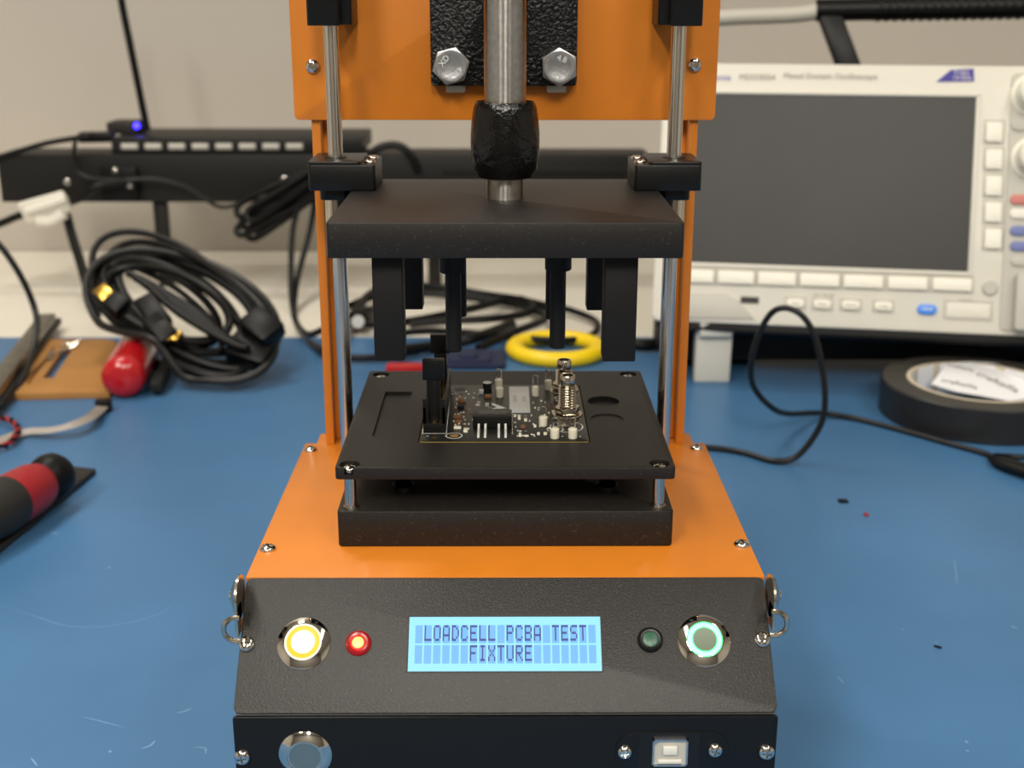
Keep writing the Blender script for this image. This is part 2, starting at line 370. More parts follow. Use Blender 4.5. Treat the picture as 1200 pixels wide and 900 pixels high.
def lathe_part(name, prof, o, n, m, parent, seg=48, **k):
    b = bm_(); lathe(b, prof, o, n, seg); return obj(name, b, m, parent, **k)
def push_button(o, n, R, kind, label):
    r1 = R*.70
    b = bm_(); lathe(b, [(R*.4, -4), (R*.95, -.2), (R, .05), (R, .25), (R*.97, .45), (r1, 1.9), (r1*.96, 1.95), (r1*.93, 1.5), (R*.4, 1.45)], o, n, 64)
    t = obj('push_button', b, 'chrome', fx, label=label)
    if kind == 'white':
        lathe_part('lens_ring', [(R*.40, .8), (R*.40, 1.7), (R*.44, 1.8), (R*.62, 1.8), (R*.63, 1.6), (R*.63, .8)], o, n, 'amber', t, label='glowing amber ring')
        lathe_part('outer_ring', [(R*.62, .8), (R*.63, 1.9), (R*.66, 2.0), (R*.70, 1.9), (R*.72, .8)], o, n, 'ringlit', t, label='glowing white outer ring')
        lathe_part('button_cap', [(0, .5), (R*.43, .5), (R*.43, 2.0), (R*.40, 2.15), (0, 2.2)], o, n, 'whitelit', t, label='glowing white cap')
    elif kind == 'green':
        lathe_part('lens_ring', [(R*.46, .8), (R*.46, 1.8), (R*.5, 1.95), (R*.60, 1.95), (R*.655, 1.75), (R*.655, .8)], o, n, 'greenlit', t, label='glowing pale green ring')
        lathe_part('ring_edge', [(R*.64, .8), (R*.65, 1.9), (R*.675, 1.95), (R*.69, 1.9), (R*.70, .8)], o, n, 'greenedge', t)
        lathe_part('ring_edge', [(R*.44, .8), (R*.445, 1.98), (R*.47, 2.0), (R*.475, .8)], o, n, 'greenedge', t)
        lathe_part('button_cap', [(0, .5), (R*.46, .5), (R*.46, 1.8), (R*.44, 1.95), (0, 1.85)], o, n, 'capdark', t, label='spun steel cap')
    else:
        lathe_part('button_cap', [(0, .3), (R*.62, .3), (R*.62, 1.3), (R*.60, 1.5), (0, 1.6)], o, n, 'capsteel', t, label='plain spun steel cap')
    return t
BR = 8.85
push_button(onp(356, 754), PF.n, BR, 'white', 'push button glowing amber and white')
push_button(onp(825, 751), PF.n, BR, 'green', 'push button with glowing green ring')
push_button(hY(358, 884, FY-1), (0, -1, 0), BR*.98, 'plain', 'unlit chrome push button on the lower front panel')
def lamp(o, n, lit):
    b = bm_(); R = 4.3
    lathe(b, [(2.0, -3), (R, -.2), (R, .4), (R*.93, 1.0), (R*.78, 1.35), (R*.62, 1.2), (R*.58, .5)], o, n, 40)
    t = obj('indicator_lamp', b, 'reddim' if lit else 'blackgloss', fx, label='small indicator lamp glowing red' if lit else 'small unlit green indicator lamp in a black rim')
    lathe_part('lens', [(0, .2), (R*.64, .2), (R*.62, .9), (R*.5, 1.15), (0, 1.2)] if not lit else [(R*.4, .9), (R*.64, .3), (R*.66, .9), (R*.55, 1.3), (R*.40, 1.35)], o, n, 'redlit' if lit else 'greendim', t)
    if lit: lathe_part('lamp_core', [(0, .5), (R*.45, .5), (R*.45, 1.3), (R*.3, 1.6), (0, 1.75)], o, n, 'redcore', t)
lamp(onp(420, 754), PF.n, True); lamp(onp(762, 750), PF.n, False)

# LCD
u0, v1 = PF.uv(479.5, 723.5); u1, _ = PF.uv(703.5, 724.5); _, v0 = PF.uv(591, 787)
ua, _ = PF.uv(478.5, 787); ub, _ = PF.uv(705, 787); u0 = (u0+ua)/2; u1 = (u1+ub)/2
b = bm_(); box(b, u0, u1, v0, v1, -.5, .42, M4=PF.M); lcd = obj('display_window', b, 'lcd', fx, label='backlit pale blue two line display reading LOADCELL PCBA TEST FIXTURE')
b = bm_(); g = .8
for (x0, x1, y0, y1) in ((u0-g, u1+g, v1, v1+g*.9), (u0-g, u1+g, v0-g*.5, v0), (u0-g*.6, u0, v0, v1), (u1, u1+g*.6, v0, v1)): box(b, x0, x1, y0, y1, .1, .46, M4=PF.M)
obj('display_surround', b, 'dark', lcd)
FONT = {'L': '10000,10000,10000,10000,10000,10000,11111', 'O': '01110,10001,10001,10001,10001,10001,01110', 'A': '01110,10001,10001,10001,11111,10001,10001',
        'D': '11100,10010,10001,10001,10001,10010,11100', 'C': '01110,10001,10000,10000,10000,10001,01110', 'E': '11111,10000,10000,11110,10000,10000,11111',
        'P': '11110,10001,10001,11110,10000,10000,10000', 'B': '11110,10001,10001,11110,10001,10001,11110', 'T': '11111,00100,00100,00100,00100,00100,00100',
        'S': '01111,10000,10000,01110,00001,00001,11110', 'F': '11111,10000,10000,11110,10000,10000,10000', 'I': '01110,00100,00100,00100,00100,00100,01110',
        'X': '10001,10001,01010,00100,01010,10001,10001', 'U': '10001,10001,10001,10001,10001,10001,01110', 'R': '11110,10001,10001,11110,10100,10010,10001'}
W_ = u1-u0; H_ = v1-v0; cx0 = u0+W_*.033; pitch = W_*.0475; cw = pitch*.80
rows = [v1-H_*.155, v1-H_*.525]; ch = H_*.335
bc, bt = bm_(), bm_()
for ri, s in enumerate((' LOADCELL PCBA TEST ', '      FIXTURE       ')):
    for ci, c in enumerate(s):
        x = cx0+ci*pitch; y = rows[ri]
        box(bc, x, x+cw, y-ch, y, .40, .45, M4=PF.M)
        if c != ' ':
            dx, dy = cw/5, ch/8
            for j, line in enumerate(FONT[c].split(',')):
                for i, ch_ in enumerate(line):
                    if ch_ == '1': box(bt, x+i*dx, x+(i+.97)*dx, y-(j+.98)*dy, y-j*dy, .44, .50, M4=PF.M)
obj('character_cells', bc, 'cell', lcd, kind='stuff', label='rows of slightly darker blue character cells')
obj('display_text', bt, 'lcdtext', lcd, label='dark blue dot matrix words LOADCELL PCBA TEST FIXTURE')

# USB socket
uy = FY-1.0
def fpx(px, py, y): q = fl(hY(px, py, y)); return q.x, q.z
xa, za = fpx(722, 857, uy); xb, _ = fpx(856, 857, uy); xc, _ = fpx(764.5, 864, uy); xd, _ = fpx(806, 864, uy); _, zt_ = fpx(785, 864, uy); _, zb_ = fpx(785, 895, uy)
zc = (zt_+zb_)/2; hh = za-zc
b = bm_(); box(b, xa, xb, uy-.5, uy, zc-hh, za, r=hh*.92, b=.15, axis='y'); up = fo('usb_socket', b, 'frontp', label='square USB socket on a black rounded flange')
b = bm_(); box(b, xc-1.6-2.6, xd+1.6+2.2, uy-.62, uy-.1, zc-hh*.96, za-.4); fo('socket_recess', b, 'dark', up)
b = bm_(); t_ = .55
for a_ in ((xc, xd, zt_-t_, zt_), (xc, xd, zb_, zb_+t_), (xc, xc+t_, zb_, zt_), (xd-t_, xd, zb_, zt_)): box(b, a_[0], a_[1], uy-1.6, uy-.2, a_[2], a_[3])
prism(b, [(xc+t_, zt_-t_), (xc+2, zt_-t_), (xc+t_, zt_-2)], 0, 1.2, M4=Matrix(((1, 0, 0, 0), (0, 0, -1, uy-.3), (0, 1, 0, 0), (0, 0, 0, 1))))
fo('metal_shell', b, 'zinc', up)
b = bm_(); box(b, xc+t_, xd-t_, uy-.8, uy-.55, zb_+t_, zt_-t_); fo('shell_back', b, 'scopegrey', up)
b = bm_(); mx = (xc+xd)/2; box(b, mx-2.3, mx+2.3, uy-1.9, uy-.5, zc-.6, zc+2.4, b=.25); box(b, mx-3.9, mx+3.9, uy-1.5, uy-.5, zb_+.9, zb_+2.2, b=.2); fo('socket_tongue', b, 'whitepl', up)
for q in ((732, 881), (838, 879)): screw(up, hY(*q, uy-.5), (0, -1, 0), 2.45)

# side latches of the lid
for s, (lx, ly), (dx, dy) in ((-1, (272, 738), (279, 700)), (1, (911, 731), (901, 699))):
    p = fl(hY(dx, dy, -8)); q = fl(hY(lx, ly, -16))
    b = bm_(); lathe(b, [(0, 3.2), (3, 2.9), (6, 1.7), (7.2, .8), (7.2, 0), (0, 0)], (s*88.9, -9, p.z+1), (s, 0, 0), 36); box(b, min(s*88.9, s*89.9), max(s*88.9, s*89.9), -16, -9, q.z-3, p.z, b=.3)
    la = fo('side_latch', b, 'nickel', label='chrome draw latch on the side of the housing')
    b = bm_(); lathe(b, [(0, 1.0), (1.6, .7), (2, 0), (0, 0)], (s*91.9, -9, p.z+1), (s, 0, 0), 28); fo('latch_boss', b, 'chrome', la)
    b = bm_(); c0 = Vector((s*89.3, -16, q.z))
    pts = [c0+Vector((s*4.6*cos(a), 0, 4.4*sin(a))) for a in [pi*(-.5+k/10) for k in range(11)]]
    tube(b, [c0+Vector((-s*1, 0, -4.4))]+pts+[c0+Vector((-s*1, 0, 4.4))], .95, 8, smooth=False); fo('latch_loop', b, 'nickel', la)

# posts (folded orange channels)
for s in (-1, 1):
    b = bm_()
    box(b, min(s*75.9, s*79.5), max(s*75.9, s*79.5), 132.5, 156, DZ, 345, b=.35)
    box(b, min(s*73.4, s*76.2), max(s*73.4, s*76.2), 140.5, 155, DZ, 345, b=.35)
    fo('side_post', b, 'orange', label='folded orange upright post')
# upper plate
b = bm_(); box(b, -86, 86, 130.4, 132.4, 252.8, 360, r=2, b=.25, axis='y'); upl = fo('upper_plate', b, 'orange', label='orange upper mounting plate')
for q in ((366.5, 77.5), (814, 76)): screw(upl, hY(*q, 130.4), (0, -1, 0), 2.9)
# cast bracket with its bolts
yb_ = 124.0
x0, z0 = fpx(505, 101, yb_); x1, _ = fpx(676, 101, yb_)
b = bm_(); box(b, x0, x1, yb_, 130.4, z0, 350, r=1.6, b=.8, axis='y'); box(b, -9.5, 9.5, 100, yb_+1, 300, 350, b=1.2)
fo('cast_bracket', b, 'cast', label='glossy black hammered cast bracket')
for (px, py), rot, tx in (((529, 77), .25, 'r'), ((655, 78), .55, 'l')):
    p = fl(hY(px, py, yb_)); b = bm_()
    R4 = Matrix.Translation(p) @ Matrix.Rotation(pi/2, 4, 'X')
    prism(b, hexpts(7.6, rot), 0, 4.6, M4=R4, b=.35)
    lathe(b, [(0, 4.4), (6.35, 4.4), (6.0, 4.95), (4.6, 5.0), (4.2, 4.85), (0, 4.85)], M4=R4, seg=40)
    bo = fo('hex_bolt', b, 'zinc', label='zinc plated hex head bolt stamped with letters')
    b = bm_(); sg = 1 if tx == 'r' else -1
    text_bm(b, 'XD', 3.3, FM @ R4 @ Matrix.Rotation(.9 if sg > 0 else 2.9, 4, 'Z') @ Matrix.Translation((0, 3.3, 5.0)), .12)
    text_bm(b, '4.8', 3.3, FM @ R4 @ Matrix.Rotation(-2.2 if sg > 0 else -.3, 4, 'Z') @ Matrix.Translation((0, 3.3, 5.0)), .12)
    obj('head_stamp', b, 'stamp', bo)
    p = fl(hY(534 if sg > 0 else 652, 104, 130)); b = bm_(); box(b, p.x-3.9, p.x+3.9, 128.6, 130.3, p.z-1.4, p.z+4, r=.7, axis='y'); fo('white_spacer', b, 'whitepl', label='white plastic tab below the bolt')
# ram
ry = 82.0
b = bm_(); cyl(b, (0, ry, 262), (0, 0, 1), 7.75, 90, .3, 48); fo('ram_shaft', b, 'steel', label='brushed steel ram shaft')
zt2 = hY(592, 121, ry-9).z; zb2 = hY(592, 212, ry-10).z
b = bm_(); h = zt2-zb2; prof = [(0, .3), (9.5, 0), (10.6, .5), (11.2, 2.0)]
for k in range(9): t = k/8; prof.append((11.3+1.6*sin(pi*(.12+.80*t)), 3+(h-5)*t))
prof += [(11.0, h-.6), (10.6, h), (8.0, h), (7.8, h-1.5), (0, h-1.5)]
lathe(b, prof, (0, ry, zb2), seg=56); fo('ram_collar', b, 'collar', label='glossy black wrinkle painted barrel collar')
b = bm_(); cyl(b, (0, ry, 228.2), (0, 0, 1), 7.1, zb2-228, .3, 48); fo('ram_tip', b, 'steel', label='steel tip below the collar')
# guide rods, holders
for s in (-1, 1):
    b = bm_(); cyl(b, (s*67.3, 112, DZ), (0, 0, 1), 2.95, 240, .2, 32); fo('guide_rod', b, 'rod', label='polished vertical guide rod')
    zz = fl(hY(388, 30, 106)).z
    b = bm_(); box(b, s*67.3-8, s*67.3+4.5 if s < 0 else s*67.3+8, 104, 122, zz, 350, r=1.5, b=.3) if s < 0 else box(b, s*67.3-4.5, s*67.3+8, 104, 122, zz, 350, r=1.5, b=.3)
    if s < 0: box(b, -67.3+2.0, -67.3+8.6, 109, 130.4, zz+.3, 350, r=1.2, b=.3)
    else: box(b, 67.3-8.6, 67.3-2.0, 109, 130.4, zz+.3, 350, r=1.2, b=.3)
    fo('rod_holder', b, 'blackgloss', label='black rod holder block at the top of the guide rod')
# press plate
b = bm_(); box(b, -60.3, 60.3, 27, 133, 216.3, 228.5, r=1.3, b=.5); pp = fo('press_plate', b, 'blackpl', label='thick square black press plate')
for s in (-1, 1):
    xi, xo = s*50.4, s*76.6
    b = bm_(); box(b, min(xi, xo), max(xi, xo), 98, 128, 228.6, 238.6, r=1.4, b=.4)
    box(b, min(s*56.2, xo)+.0, max(s*56.2, xo)-.0, 98.2, 127.8, 238, 239.9, r=1.5, b=.35)
    box(b, min(s*73.5, s*61), max(s*73.5, s*61), 104, 122, 224, 229, r=3, b=.3)
    cb = fo('clamp_block', b, 'blackgloss', label='black clamp block gripping the guide rod')
    b = bm_(); lathe(b, [(3.2, 0), (4.5, 0), (4.5, .25), (3.2, .25)], (s*67.3, 112, 239.85), seg=32); fo('rod_bushing', b, 'dark', cb)
    for y in (106, 119): fscrew(cb, (s*53.2, y, 238.6), (0, 0, 1), 2.3)
    b = bm_(); cyl(b, (s*67.8, 112, 200), (0, 0, 1), 4.6, 29, .3, 32); fo('bearing_sleeve', b, 'nickel', cb)
# push posts and probes under the plate
def under(px0, px1, pyb, y, dep, nm='push_post'):
    a = fl(hY(px0, pyb, y)); c = fl(hY(px1, pyb, y)); b = bm_()
    box(b, a.x, c.x, y, y+dep, a.z, 216.4, r=.6, b=.4); fo(nm, b, 'blackpost', label='square black pressing post')
under(439, 474, 423, 34, 11); under(706.5, 744.5, 424, 34, 11)
under(469.5, 495.5, 363, 105, 10); under(687.5, 716, 364, 105, 10)
def probe(px, rpx, pyb, y, flange, fz):
    a = fl(hY(px, pyb, y)); r = rpx/1450*(hY(px, pyb, y)-CAM).dot(_fw); b = bm_()
    cyl(b, (a.x, y, a.z), (0, 0, 1), r, 216.4-a.z, .3, 32)
    if flange: zf = hY(px, fz, y).z; cyl(b, (a.x, y, zf), (0, 0, 1), flange, 216.4-zf, .4, 36)
    fo('probe_plunger', b, 'blackpost', label='round black plunger under the press plate')
probe(532, 9.3, 411, 62, 4.9, 319); probe(538, 9, 370, 84, 0, 0); probe(653, 9.2, 407, 62, 4.9, 316); probe(648, 9, 373, 84, 0, 0)
# tray base, standoffs, tray
b = bm_(); box(b, -60.4, 60.4, 24.5, 145, DZ, 124.9, r=1.8, b=.7); tb = fo('tray_base', b, 'blackpl', label='black block bolted to the deck under the tray')
for q in ((-38, 45), (38, 45)):
    b = bm_(); lathe(b, [(3.2, 0), (4.1, 0), (4.1, 2.2), (3.6, 2.5), (3.2, 2.2)], (q[0], q[1], 124.9), seg=28); fo('spring_seat', b, 'blackgloss', tb)
TZ = 141.1
b = bm_(); box(b, -60.7, 60.7, 26, 146, 136.4, TZ, r=1.6, b=.45); tray = fo('board_tray', b, 'blackpl', label='square black tray with pockets for boards')
for q in ((409.5, 544), (773, 543), (446.5, 439), (735.5, 437)):
    p = fl(hZ(q[0], q[1]+1, TZ)); p.y = min(p.y, 140)
    b = bm_(); cyl(b, (p.x, p.y if p.y > 60 else p.y, 124.9), (0, 0, 1), 2.1, 13, .2, 24); lathe(b, [(0, 0), (2.9, 0), (2.9, .6), (0, .6)], (p.x, p.y, 124.9), seg=24); fo('standoff', b, 'nickel', label='bright metal standoff')
# pocket positions
BZ = TZ+.3     # upper face of the board
def tz(px, py, z=TZ): return fl(hZ(px, py, z))
pk = [tz(492, 517, BZ), tz(690, 517, BZ), tz(677, 451, BZ)]
px0, px1, py0, py1 = pk[0].x, pk[1].x, (pk[0].y+pk[1].y)/2, pk[2].y
print('board', px0, px1, py0, py1)
cs = []
for q in ((409.5, 544), (773, 543), (446.5, 439), (735.5, 437)):
    p = tz(*q); cs.append((lambda p: scut(lambda c: lathe(c, [(0, -3), (3.7, -3), (3.7, 5), (0, 5)], (p.x, min(p.y, 140.6), TZ), seg=32)))(p))
def shift(c): bmesh.ops.transform(c, matrix=Matrix.Translation((0, -55*S, 0)), verts=c.verts); return c
cs.append(scut(lambda c: box(c, px0-.7, px1+.7, py0-.7, py1+.7, TZ-1.35, TZ+3, r=1.5)))
a = tz(449, 459); c_ = tz(436, 511); d_ = tz(471, 511)
cs.append(scut(lambda c: box(c, c_.x, d_.x, c_.y, a.y, TZ-1.3, TZ+3, r=.6)))
p1_ = tz(707, 470); p2_ = tz(711, 491)
cs.append(scut(lambda c: lathe(c, [(0, -2), (6.6, -2), (6.6, 5), (0, 5)], (p1_.x, p1_.y, TZ), seg=40)))
cs.append(scut(lambda c: lathe(c, [(0, -.5), (6.6, -.5), (6.6, 5), (0, 5)], (p2_.x, p2_.y, TZ), seg=40)))
cut(tray, [shift(c) for c in cs])
for q in ((409.5, 544), (773, 543), (446.5, 439), (735.5, 437)): p = tz(*q); fscrew(tray, (p.x, min(p.y, 140.6), TZ-2.1), (0, 0, 1), 2.7)

# ================================================================== CIRCUIT BOARD
bd = empty('circuit_board', ((px0+px1)/2+X0, (py0+py1)/2, BZ-1.6), 'small black populated circuit board lying in the tray pocket', 'circuit board')
def bp(px, py, z=0): return hZ(px, py, BZ+z)
b = bm_(); box(b, px0+X0, px1+X0, py0, py1, BZ-1.5, BZ, r=1.6, b=.05); pcb = obj('board_plate', b, 'pcb', bd, label='black solder mask board')
b = bm_(); box(b, px0+X0-.12, px1+X0+.12, py0-.12, py1+.12, BZ-1.2, BZ-.25, r=1.7); obj('board_edge', b, 'pcbedge', pcb)
PY = [py0, py1]
# silkscreen
b = bm_()
def sring(px, py, r0, r1, z=.03): p = bp(px, py); lathe(b, [(r0, 0), (r1, 0), (r1, z), (r0, z)], (p.x, p.y, BZ), seg=36)
sring(532, 510.5, 2.9, 3.25); sring(650.5, 503, 3.0, 3.3); sring(664, 500, 6.2, 6.5)
def sbox(a, c, wd=.25):
    p, q = bp(*a), bp(*c); obox(b, (p.x, p.y, BZ+.015), (q.x, q.y, BZ+.015), wd, .03, 0)
sbox((495, 508), (523, 508)); sbox((523, 508), (528.5, 453)); sbox((495, 508), (502, 466)); sbox((600, 480), (600.5, 509), .15)
MT = lambda px, py, rz: Matrix.Translation((bp(px, py).x, bp(px, py).y, BZ+.02)) @ Matrix.Rotation(rz, 4, 'Z')
text_bm(b, 'BRIDGE', 1.9, MT(561, 473, pi/2), .02); text_bm(b, 'SENSE', 2.1, MT(571, 474, pi/2), .02); text_bm(b, '15', 1.3, MT(500.5, 511, 0), .02)
for (qx, qy, s_) in ((659, 511.5, '5'), (680, 511.5, '6'), (682, 501, '4'), (672, 505, '+'), (573, 497, '')):
    if s_: text_bm(b, s_, 1.6, MT(qx, qy, 0), .02)
for _ in range(22):
    q = bp(random.uniform(532, 676), random.uniform(456, 512)); obox(b, (q.x, q.y, BZ+.015), (q.x+random.choice((.6, .9, 1.2)), q.y, BZ+.015), .25, .03, 0)
t1, t2, t3, t4, t5 = bp(576, 472), bp(594, 478.5), bp(576, 479.5), bp(582, 477), bp(577, 475)
vs = [b.verts.new((t.x, t.y, BZ+.03)) for t in (t1, t2, t3, t4, t5)]; b.faces.new(vs)
obj('silkscreen', b, 'silk', pcb, label='white printed outlines and lettering', kind='stuff')
for q, r0 in (((532, 510.5), 1.7), ((509, 512.5), 1.1)):
    b = bm_(); p = bp(*q); lathe(b, [(0, 0), (r0, 0), (r0, .06), (0, .06)], (p.x, p.y, BZ), seg=28); obj('copper_pad', b, 'gold', pcb)
b = bm_(); p = bp(539, 456); lathe(b, [(0, 0), (2.3, 0), (2.3, .05), (0, .05)], (p.x, p.y, BZ), seg=28); obj('mounting_hole', b, 'dark', pcb)
# box header with two locking latches
f0, f1 = bp(496, 507), bp(522, 507); yr = bp(524, 458).y; cxm = (f0.x+f1.x)/2; hw = (f1.x-f0.x)/2
b = bm_()
box(b, cxm-hw, cxm+hw, f0.y, yr, BZ, BZ+1.6, b=.15)
box(b, cxm-hw, cxm-hw+1.2, f0.y, yr, BZ+1, BZ+10.2, b=.15); box(b, cxm+hw-1.2, cxm+hw, f0.y, yr, BZ+1, BZ+10.2, b=.15)
box(b, cxm-hw, cxm-2.0, f0.y, f0.y+1.2, BZ+1, BZ+13.4, b=.15); box(b, cxm+2.0, cxm+hw, f0.y, f0.y+1.2, BZ+1, BZ+13.4, b=.15); box(b, cxm-hw, cxm+hw, f0.y-.1, f0.y+1.2, BZ, BZ+3.6, b=.15)
box(b, cxm-hw, cxm+hw, yr-1.2, yr, BZ+1, BZ+8, b=.15)
hd = obj('box_header', b, 'blackgloss', bd, label='tall black box header with locking latches')
for yy, top in ((f0.y+.2, hY(510, 421.5, f0.y).z), (yr-1.5, hY(517, 391, yr).z)):
    b = bm_(); zz = top-BZ
    box(b, cxm-1.5, cxm+1.5, yy-.2, yy+2.2, BZ+2.4, top-7, b=.15); box(b, cxm-hw*.96, cxm+hw*.96, yy-.6, yy+2.6, top-8.0, top, b=.25)
    box(b, cxm-2.6, cxm+2.6, yy+.2, yy+2, BZ+8, top-7, b=.15)
    obj('latch', b, 'blackgloss', hd)
b = bm_()
for i in range(12):
    for s in (-1, 1):
        y = f0.y+3+i*(yr-f0.y-6)/11; box(b, cxm+s*1.27-.3, cxm+s*1.27+.3, y-.3, y+.3, BZ+1.5, BZ+6.5)
obj('header_pins', b, 'gold', hd, kind='stuff')
# coaxial threaded connectors
def coax(px, py, top_px, lb):
    p = bp(px, py); ztop = hY(px, top_px, p.y).z-BZ
    b = bm_(); box(b, p.x-3.8, p.x+3.8, p.y-3.8, p.y+3.8, BZ, BZ+2.2, b=.3); lathe(b, [(0, 2.0), (4.6, 2.0), (4.6, 3.4), (0, 3.4)], (p.x, p.y, BZ), seg=32)
    prof = [(2.9, 3.2)]; z = 7.0
    while z < ztop-4.6: prof += [(2.95, z), (3.55, z+.5), (2.95, z+1.0)]; z += 1.02
    prof += [(2.75, ztop-3.9), (2.9, ztop-3.6), (2.9, ztop-.3), (2.7, ztop), (2.2, ztop), (2.1, ztop-2.5), (.6, ztop-2.6), (.55, ztop-.4), (0, ztop-.3)]
    lathe(b, prof, (p.x, p.y, BZ), seg=32)
    t = obj('coaxial_connector', b, 'nickel', bd, label=lb, sharp=50)
    b = bm_(); prism(b, hexpts(5.0, .2), 4.8, 7.4, M4=Matrix.Translation((p.x, p.y, BZ)), b=.3); obj('hex_nut', b, 'nickel', t)
    b = bm_(); lathe(b, [(2.5, 3.6), (5.9, 3.6), (6.0, 4.1), (5.9, 4.6), (2.5, 4.6)], (p.x, p.y, BZ), seg=36); obj('washer', b, 'nickel', t)
    for sx in (-1, 1):
        b = bm_(); box(b, p.x+sx*2.9-.5, p.x+sx*2.9+.5, p.y-4.6, p.y-3.6, BZ, BZ+3.0, b=.1); obj('leg', b, 'nickel', t)
coax(664.5, 497, 439.5, 'front threaded coaxial connector'); coax(660.5, 468, 421.5, 'rear threaded coaxial connector')
# test points
for (px, py, bh, rr, lh) in ((650, 513, 3.8, 1.72, 4.3), (671, 513, 3.8, 1.72, 4.3), (636.5, 498.5, 3.7, 1.65, 4.2), (585.5, 465, 4.0, 1.6, 0), (584.5, 457.5, 5.0, 1.6, 4.6), (627.5, 463.5, 4.0, 1.5, 4.9), (642.5, 456, 4.0, 1.5, 5.4)):
    p = bp(px, py); b = bm_(); lathe(b, [(0, 0), (rr*.95, 0), (rr, .2), (rr, bh-.2), (rr*.9, bh), (0, bh)], (p.x, p.y, BZ), seg=24)
    t = obj('test_point', b, 'tpwhite', bd, label='white bead test point')
    if lh:
        b = bm_(); pts = [Vector((p.x-1.05, p.y, BZ+bh-.5)), Vector((p.x-1.05, p.y, BZ+bh+lh-1.2))]+[Vector((p.x-1.05*cos(k*pi/6), p.y, BZ+bh+lh-1+1.05*sin(k*pi/6))) for k in range(7)]+[Vector((p.x+1.05, p.y, BZ+bh+lh-1.2)), Vector((p.x+1.05, p.y, BZ+bh-.5))]
        tube(b, pts, .28, 8, smooth=False); obj('wire_loop', b, 'chrome', t)
# isolator block with leads
a, c = bp(554, 502), bp(600, 502); yy = bp(577, 492).y
b = bm_(); box(b, a.x, c.x, a.y-.2, a.y+8.5, BZ+.3, BZ+5.0, b=.25); ic = obj('isolator_block', b, 'blackgloss', bd, label='black moulded component block')
b = bm_(); 
for k, s_ in enumerate(('AMC1300BDWVR 23K', 'ZDA4 MALAYSIA TW')): text_bm(b, s_, 1.15, Matrix.Translation(((a.x+c.x)/2, a.y+5.6-2.2*k, BZ+5.0)), .02)
obj('printed_marking', b, 'greyink', ic)
for px in (560.5, 568.5, 584.5, 592.5):
    p = bp(px, 512); b = bm_(); box(b, p.x-.45, p.x+.45, p.y-1.2, a.y+.2, BZ, BZ+.5, b=.1); box(b, p.x-.4, p.x+.4, a.y-.5, a.y, BZ, BZ+2.0, b=.1); obj('lead', b, 'silk', ic)
# metal module with print
a, c = bp(597, 484), bp(620.5, 454.5, 0)
b = bm_(); box(b, a.x, a.x+8.4, a.y, c.y, BZ, BZ+.6, b=.1); md_ = obj('metal_module', b, 'label', bd, label='silver labelled module')
b = bm_(); cxx = a.x+4.2; cyy = (a.y+c.y)/2
text_bm(b, 'G3VM 351', 2.2, Matrix.Translation((cxx-1.7, cyy, BZ+.61)) @ Matrix.Rotation(pi/2, 4, 'Z'), .02); text_bm(b, 'R0512EL', 2.0, Matrix.Translation((cxx+2.0, cyy, BZ+.61)) @ Matrix.Rotation(pi/2, 4, 'Z'), .02)
obj('printed_marking', b, 'greyink', md_)
# larger small parts
def smd(name, px, py, wx, wy, h, m, lb=None):
    p = bp(px, py); b = bm_(); box(b, p.x-wx/2, p.x+wx/2, p.y, p.y+wy, BZ, BZ+h, b=.1); return obj(name, b, m, bd, label=lb)
p = bp(571, 458); b = bm_(); lathe(b, [(0, 0), (1.9, 0), (1.9, .8), (1.6, 1.0), (1.9, 1.2), (1.9, 3.6), (0, 3.6)], (p.x, p.y, BZ), seg=28); cc = obj('can_capacitor', b, 'dark', bd); b = bm_(); lathe(b, [(0, 3.6), (1.85, 3.6), (1.8, 3.8), (0, 3.8)], (p.x, p.y, BZ), seg=28); obj('can_top', b, 'label', cc)
for a_ in ((564, 462, 2, 2.4, 1.6, 'label'), (572, 467, 3, 2.2, 1.2, 'tan'), (540.5, 472, 2.6, 3.6, 1.4, 'tan'), (540, 479, 2.6, 1.8, 1.5, 'dark'), (536, 491, 3.0, 2.4, 1.2, 'tan'), (537, 496.5, 2.6, 1.8, 1.2, 'tan'), (536, 503, 2.8, 1.5, .9, 'tpwhite'), (545.5, 507, 1.6, 3.6, .8, 'tpwhite'),
           (603.5, 489, 1, 2.0, .6, 'tpwhite'), (608.5, 492, 1.1, 4.6, .6, 'tpwhite'), (616, 494, 1.2, 2.6, .6, 'tpwhite'), (613, 502, 1.6, 2.4, .7, 'tan'), (609.5, 512, 1.1, 3.4, .6, 'tpwhite'), (617, 512, 1.6, .9, .6, 'tpwhite'), (627, 501, 1, 2.2, .6, 'tpwhite'), (631, 510, 1.0, 2, .6, 'tpwhite'), (639, 510, 1.2, 2.2, .6, 'tpwhite')):
    smd('chip_component', *a_)
for mname, nm, cnt in (('tpwhite', 'pale_chip_parts', 45), ('tan', 'brown_chip_parts', 26), ('label', 'silver_chip_parts', 30)):
    b = bm_()
    for _ in range(cnt):
        if random.random() < .5: px, py = random.uniform(530, 560), random.uniform(458, 505)
        else: px, py = random.uniform(602, 655), random.uniform(470, 513)
        p = bp(px, py)
        if abs(px-608) < 16 and py < 486: continue
        w_, l_ = random.choice(((.5, .9), (.8, .4), (.6, 1.1))); box(b, p.x-w_/2, p.x+w_/2, p.y-l_/2, p.y+l_/2, BZ, BZ+.35)
    obj(nm, b, mname, bd, kind='stuff')

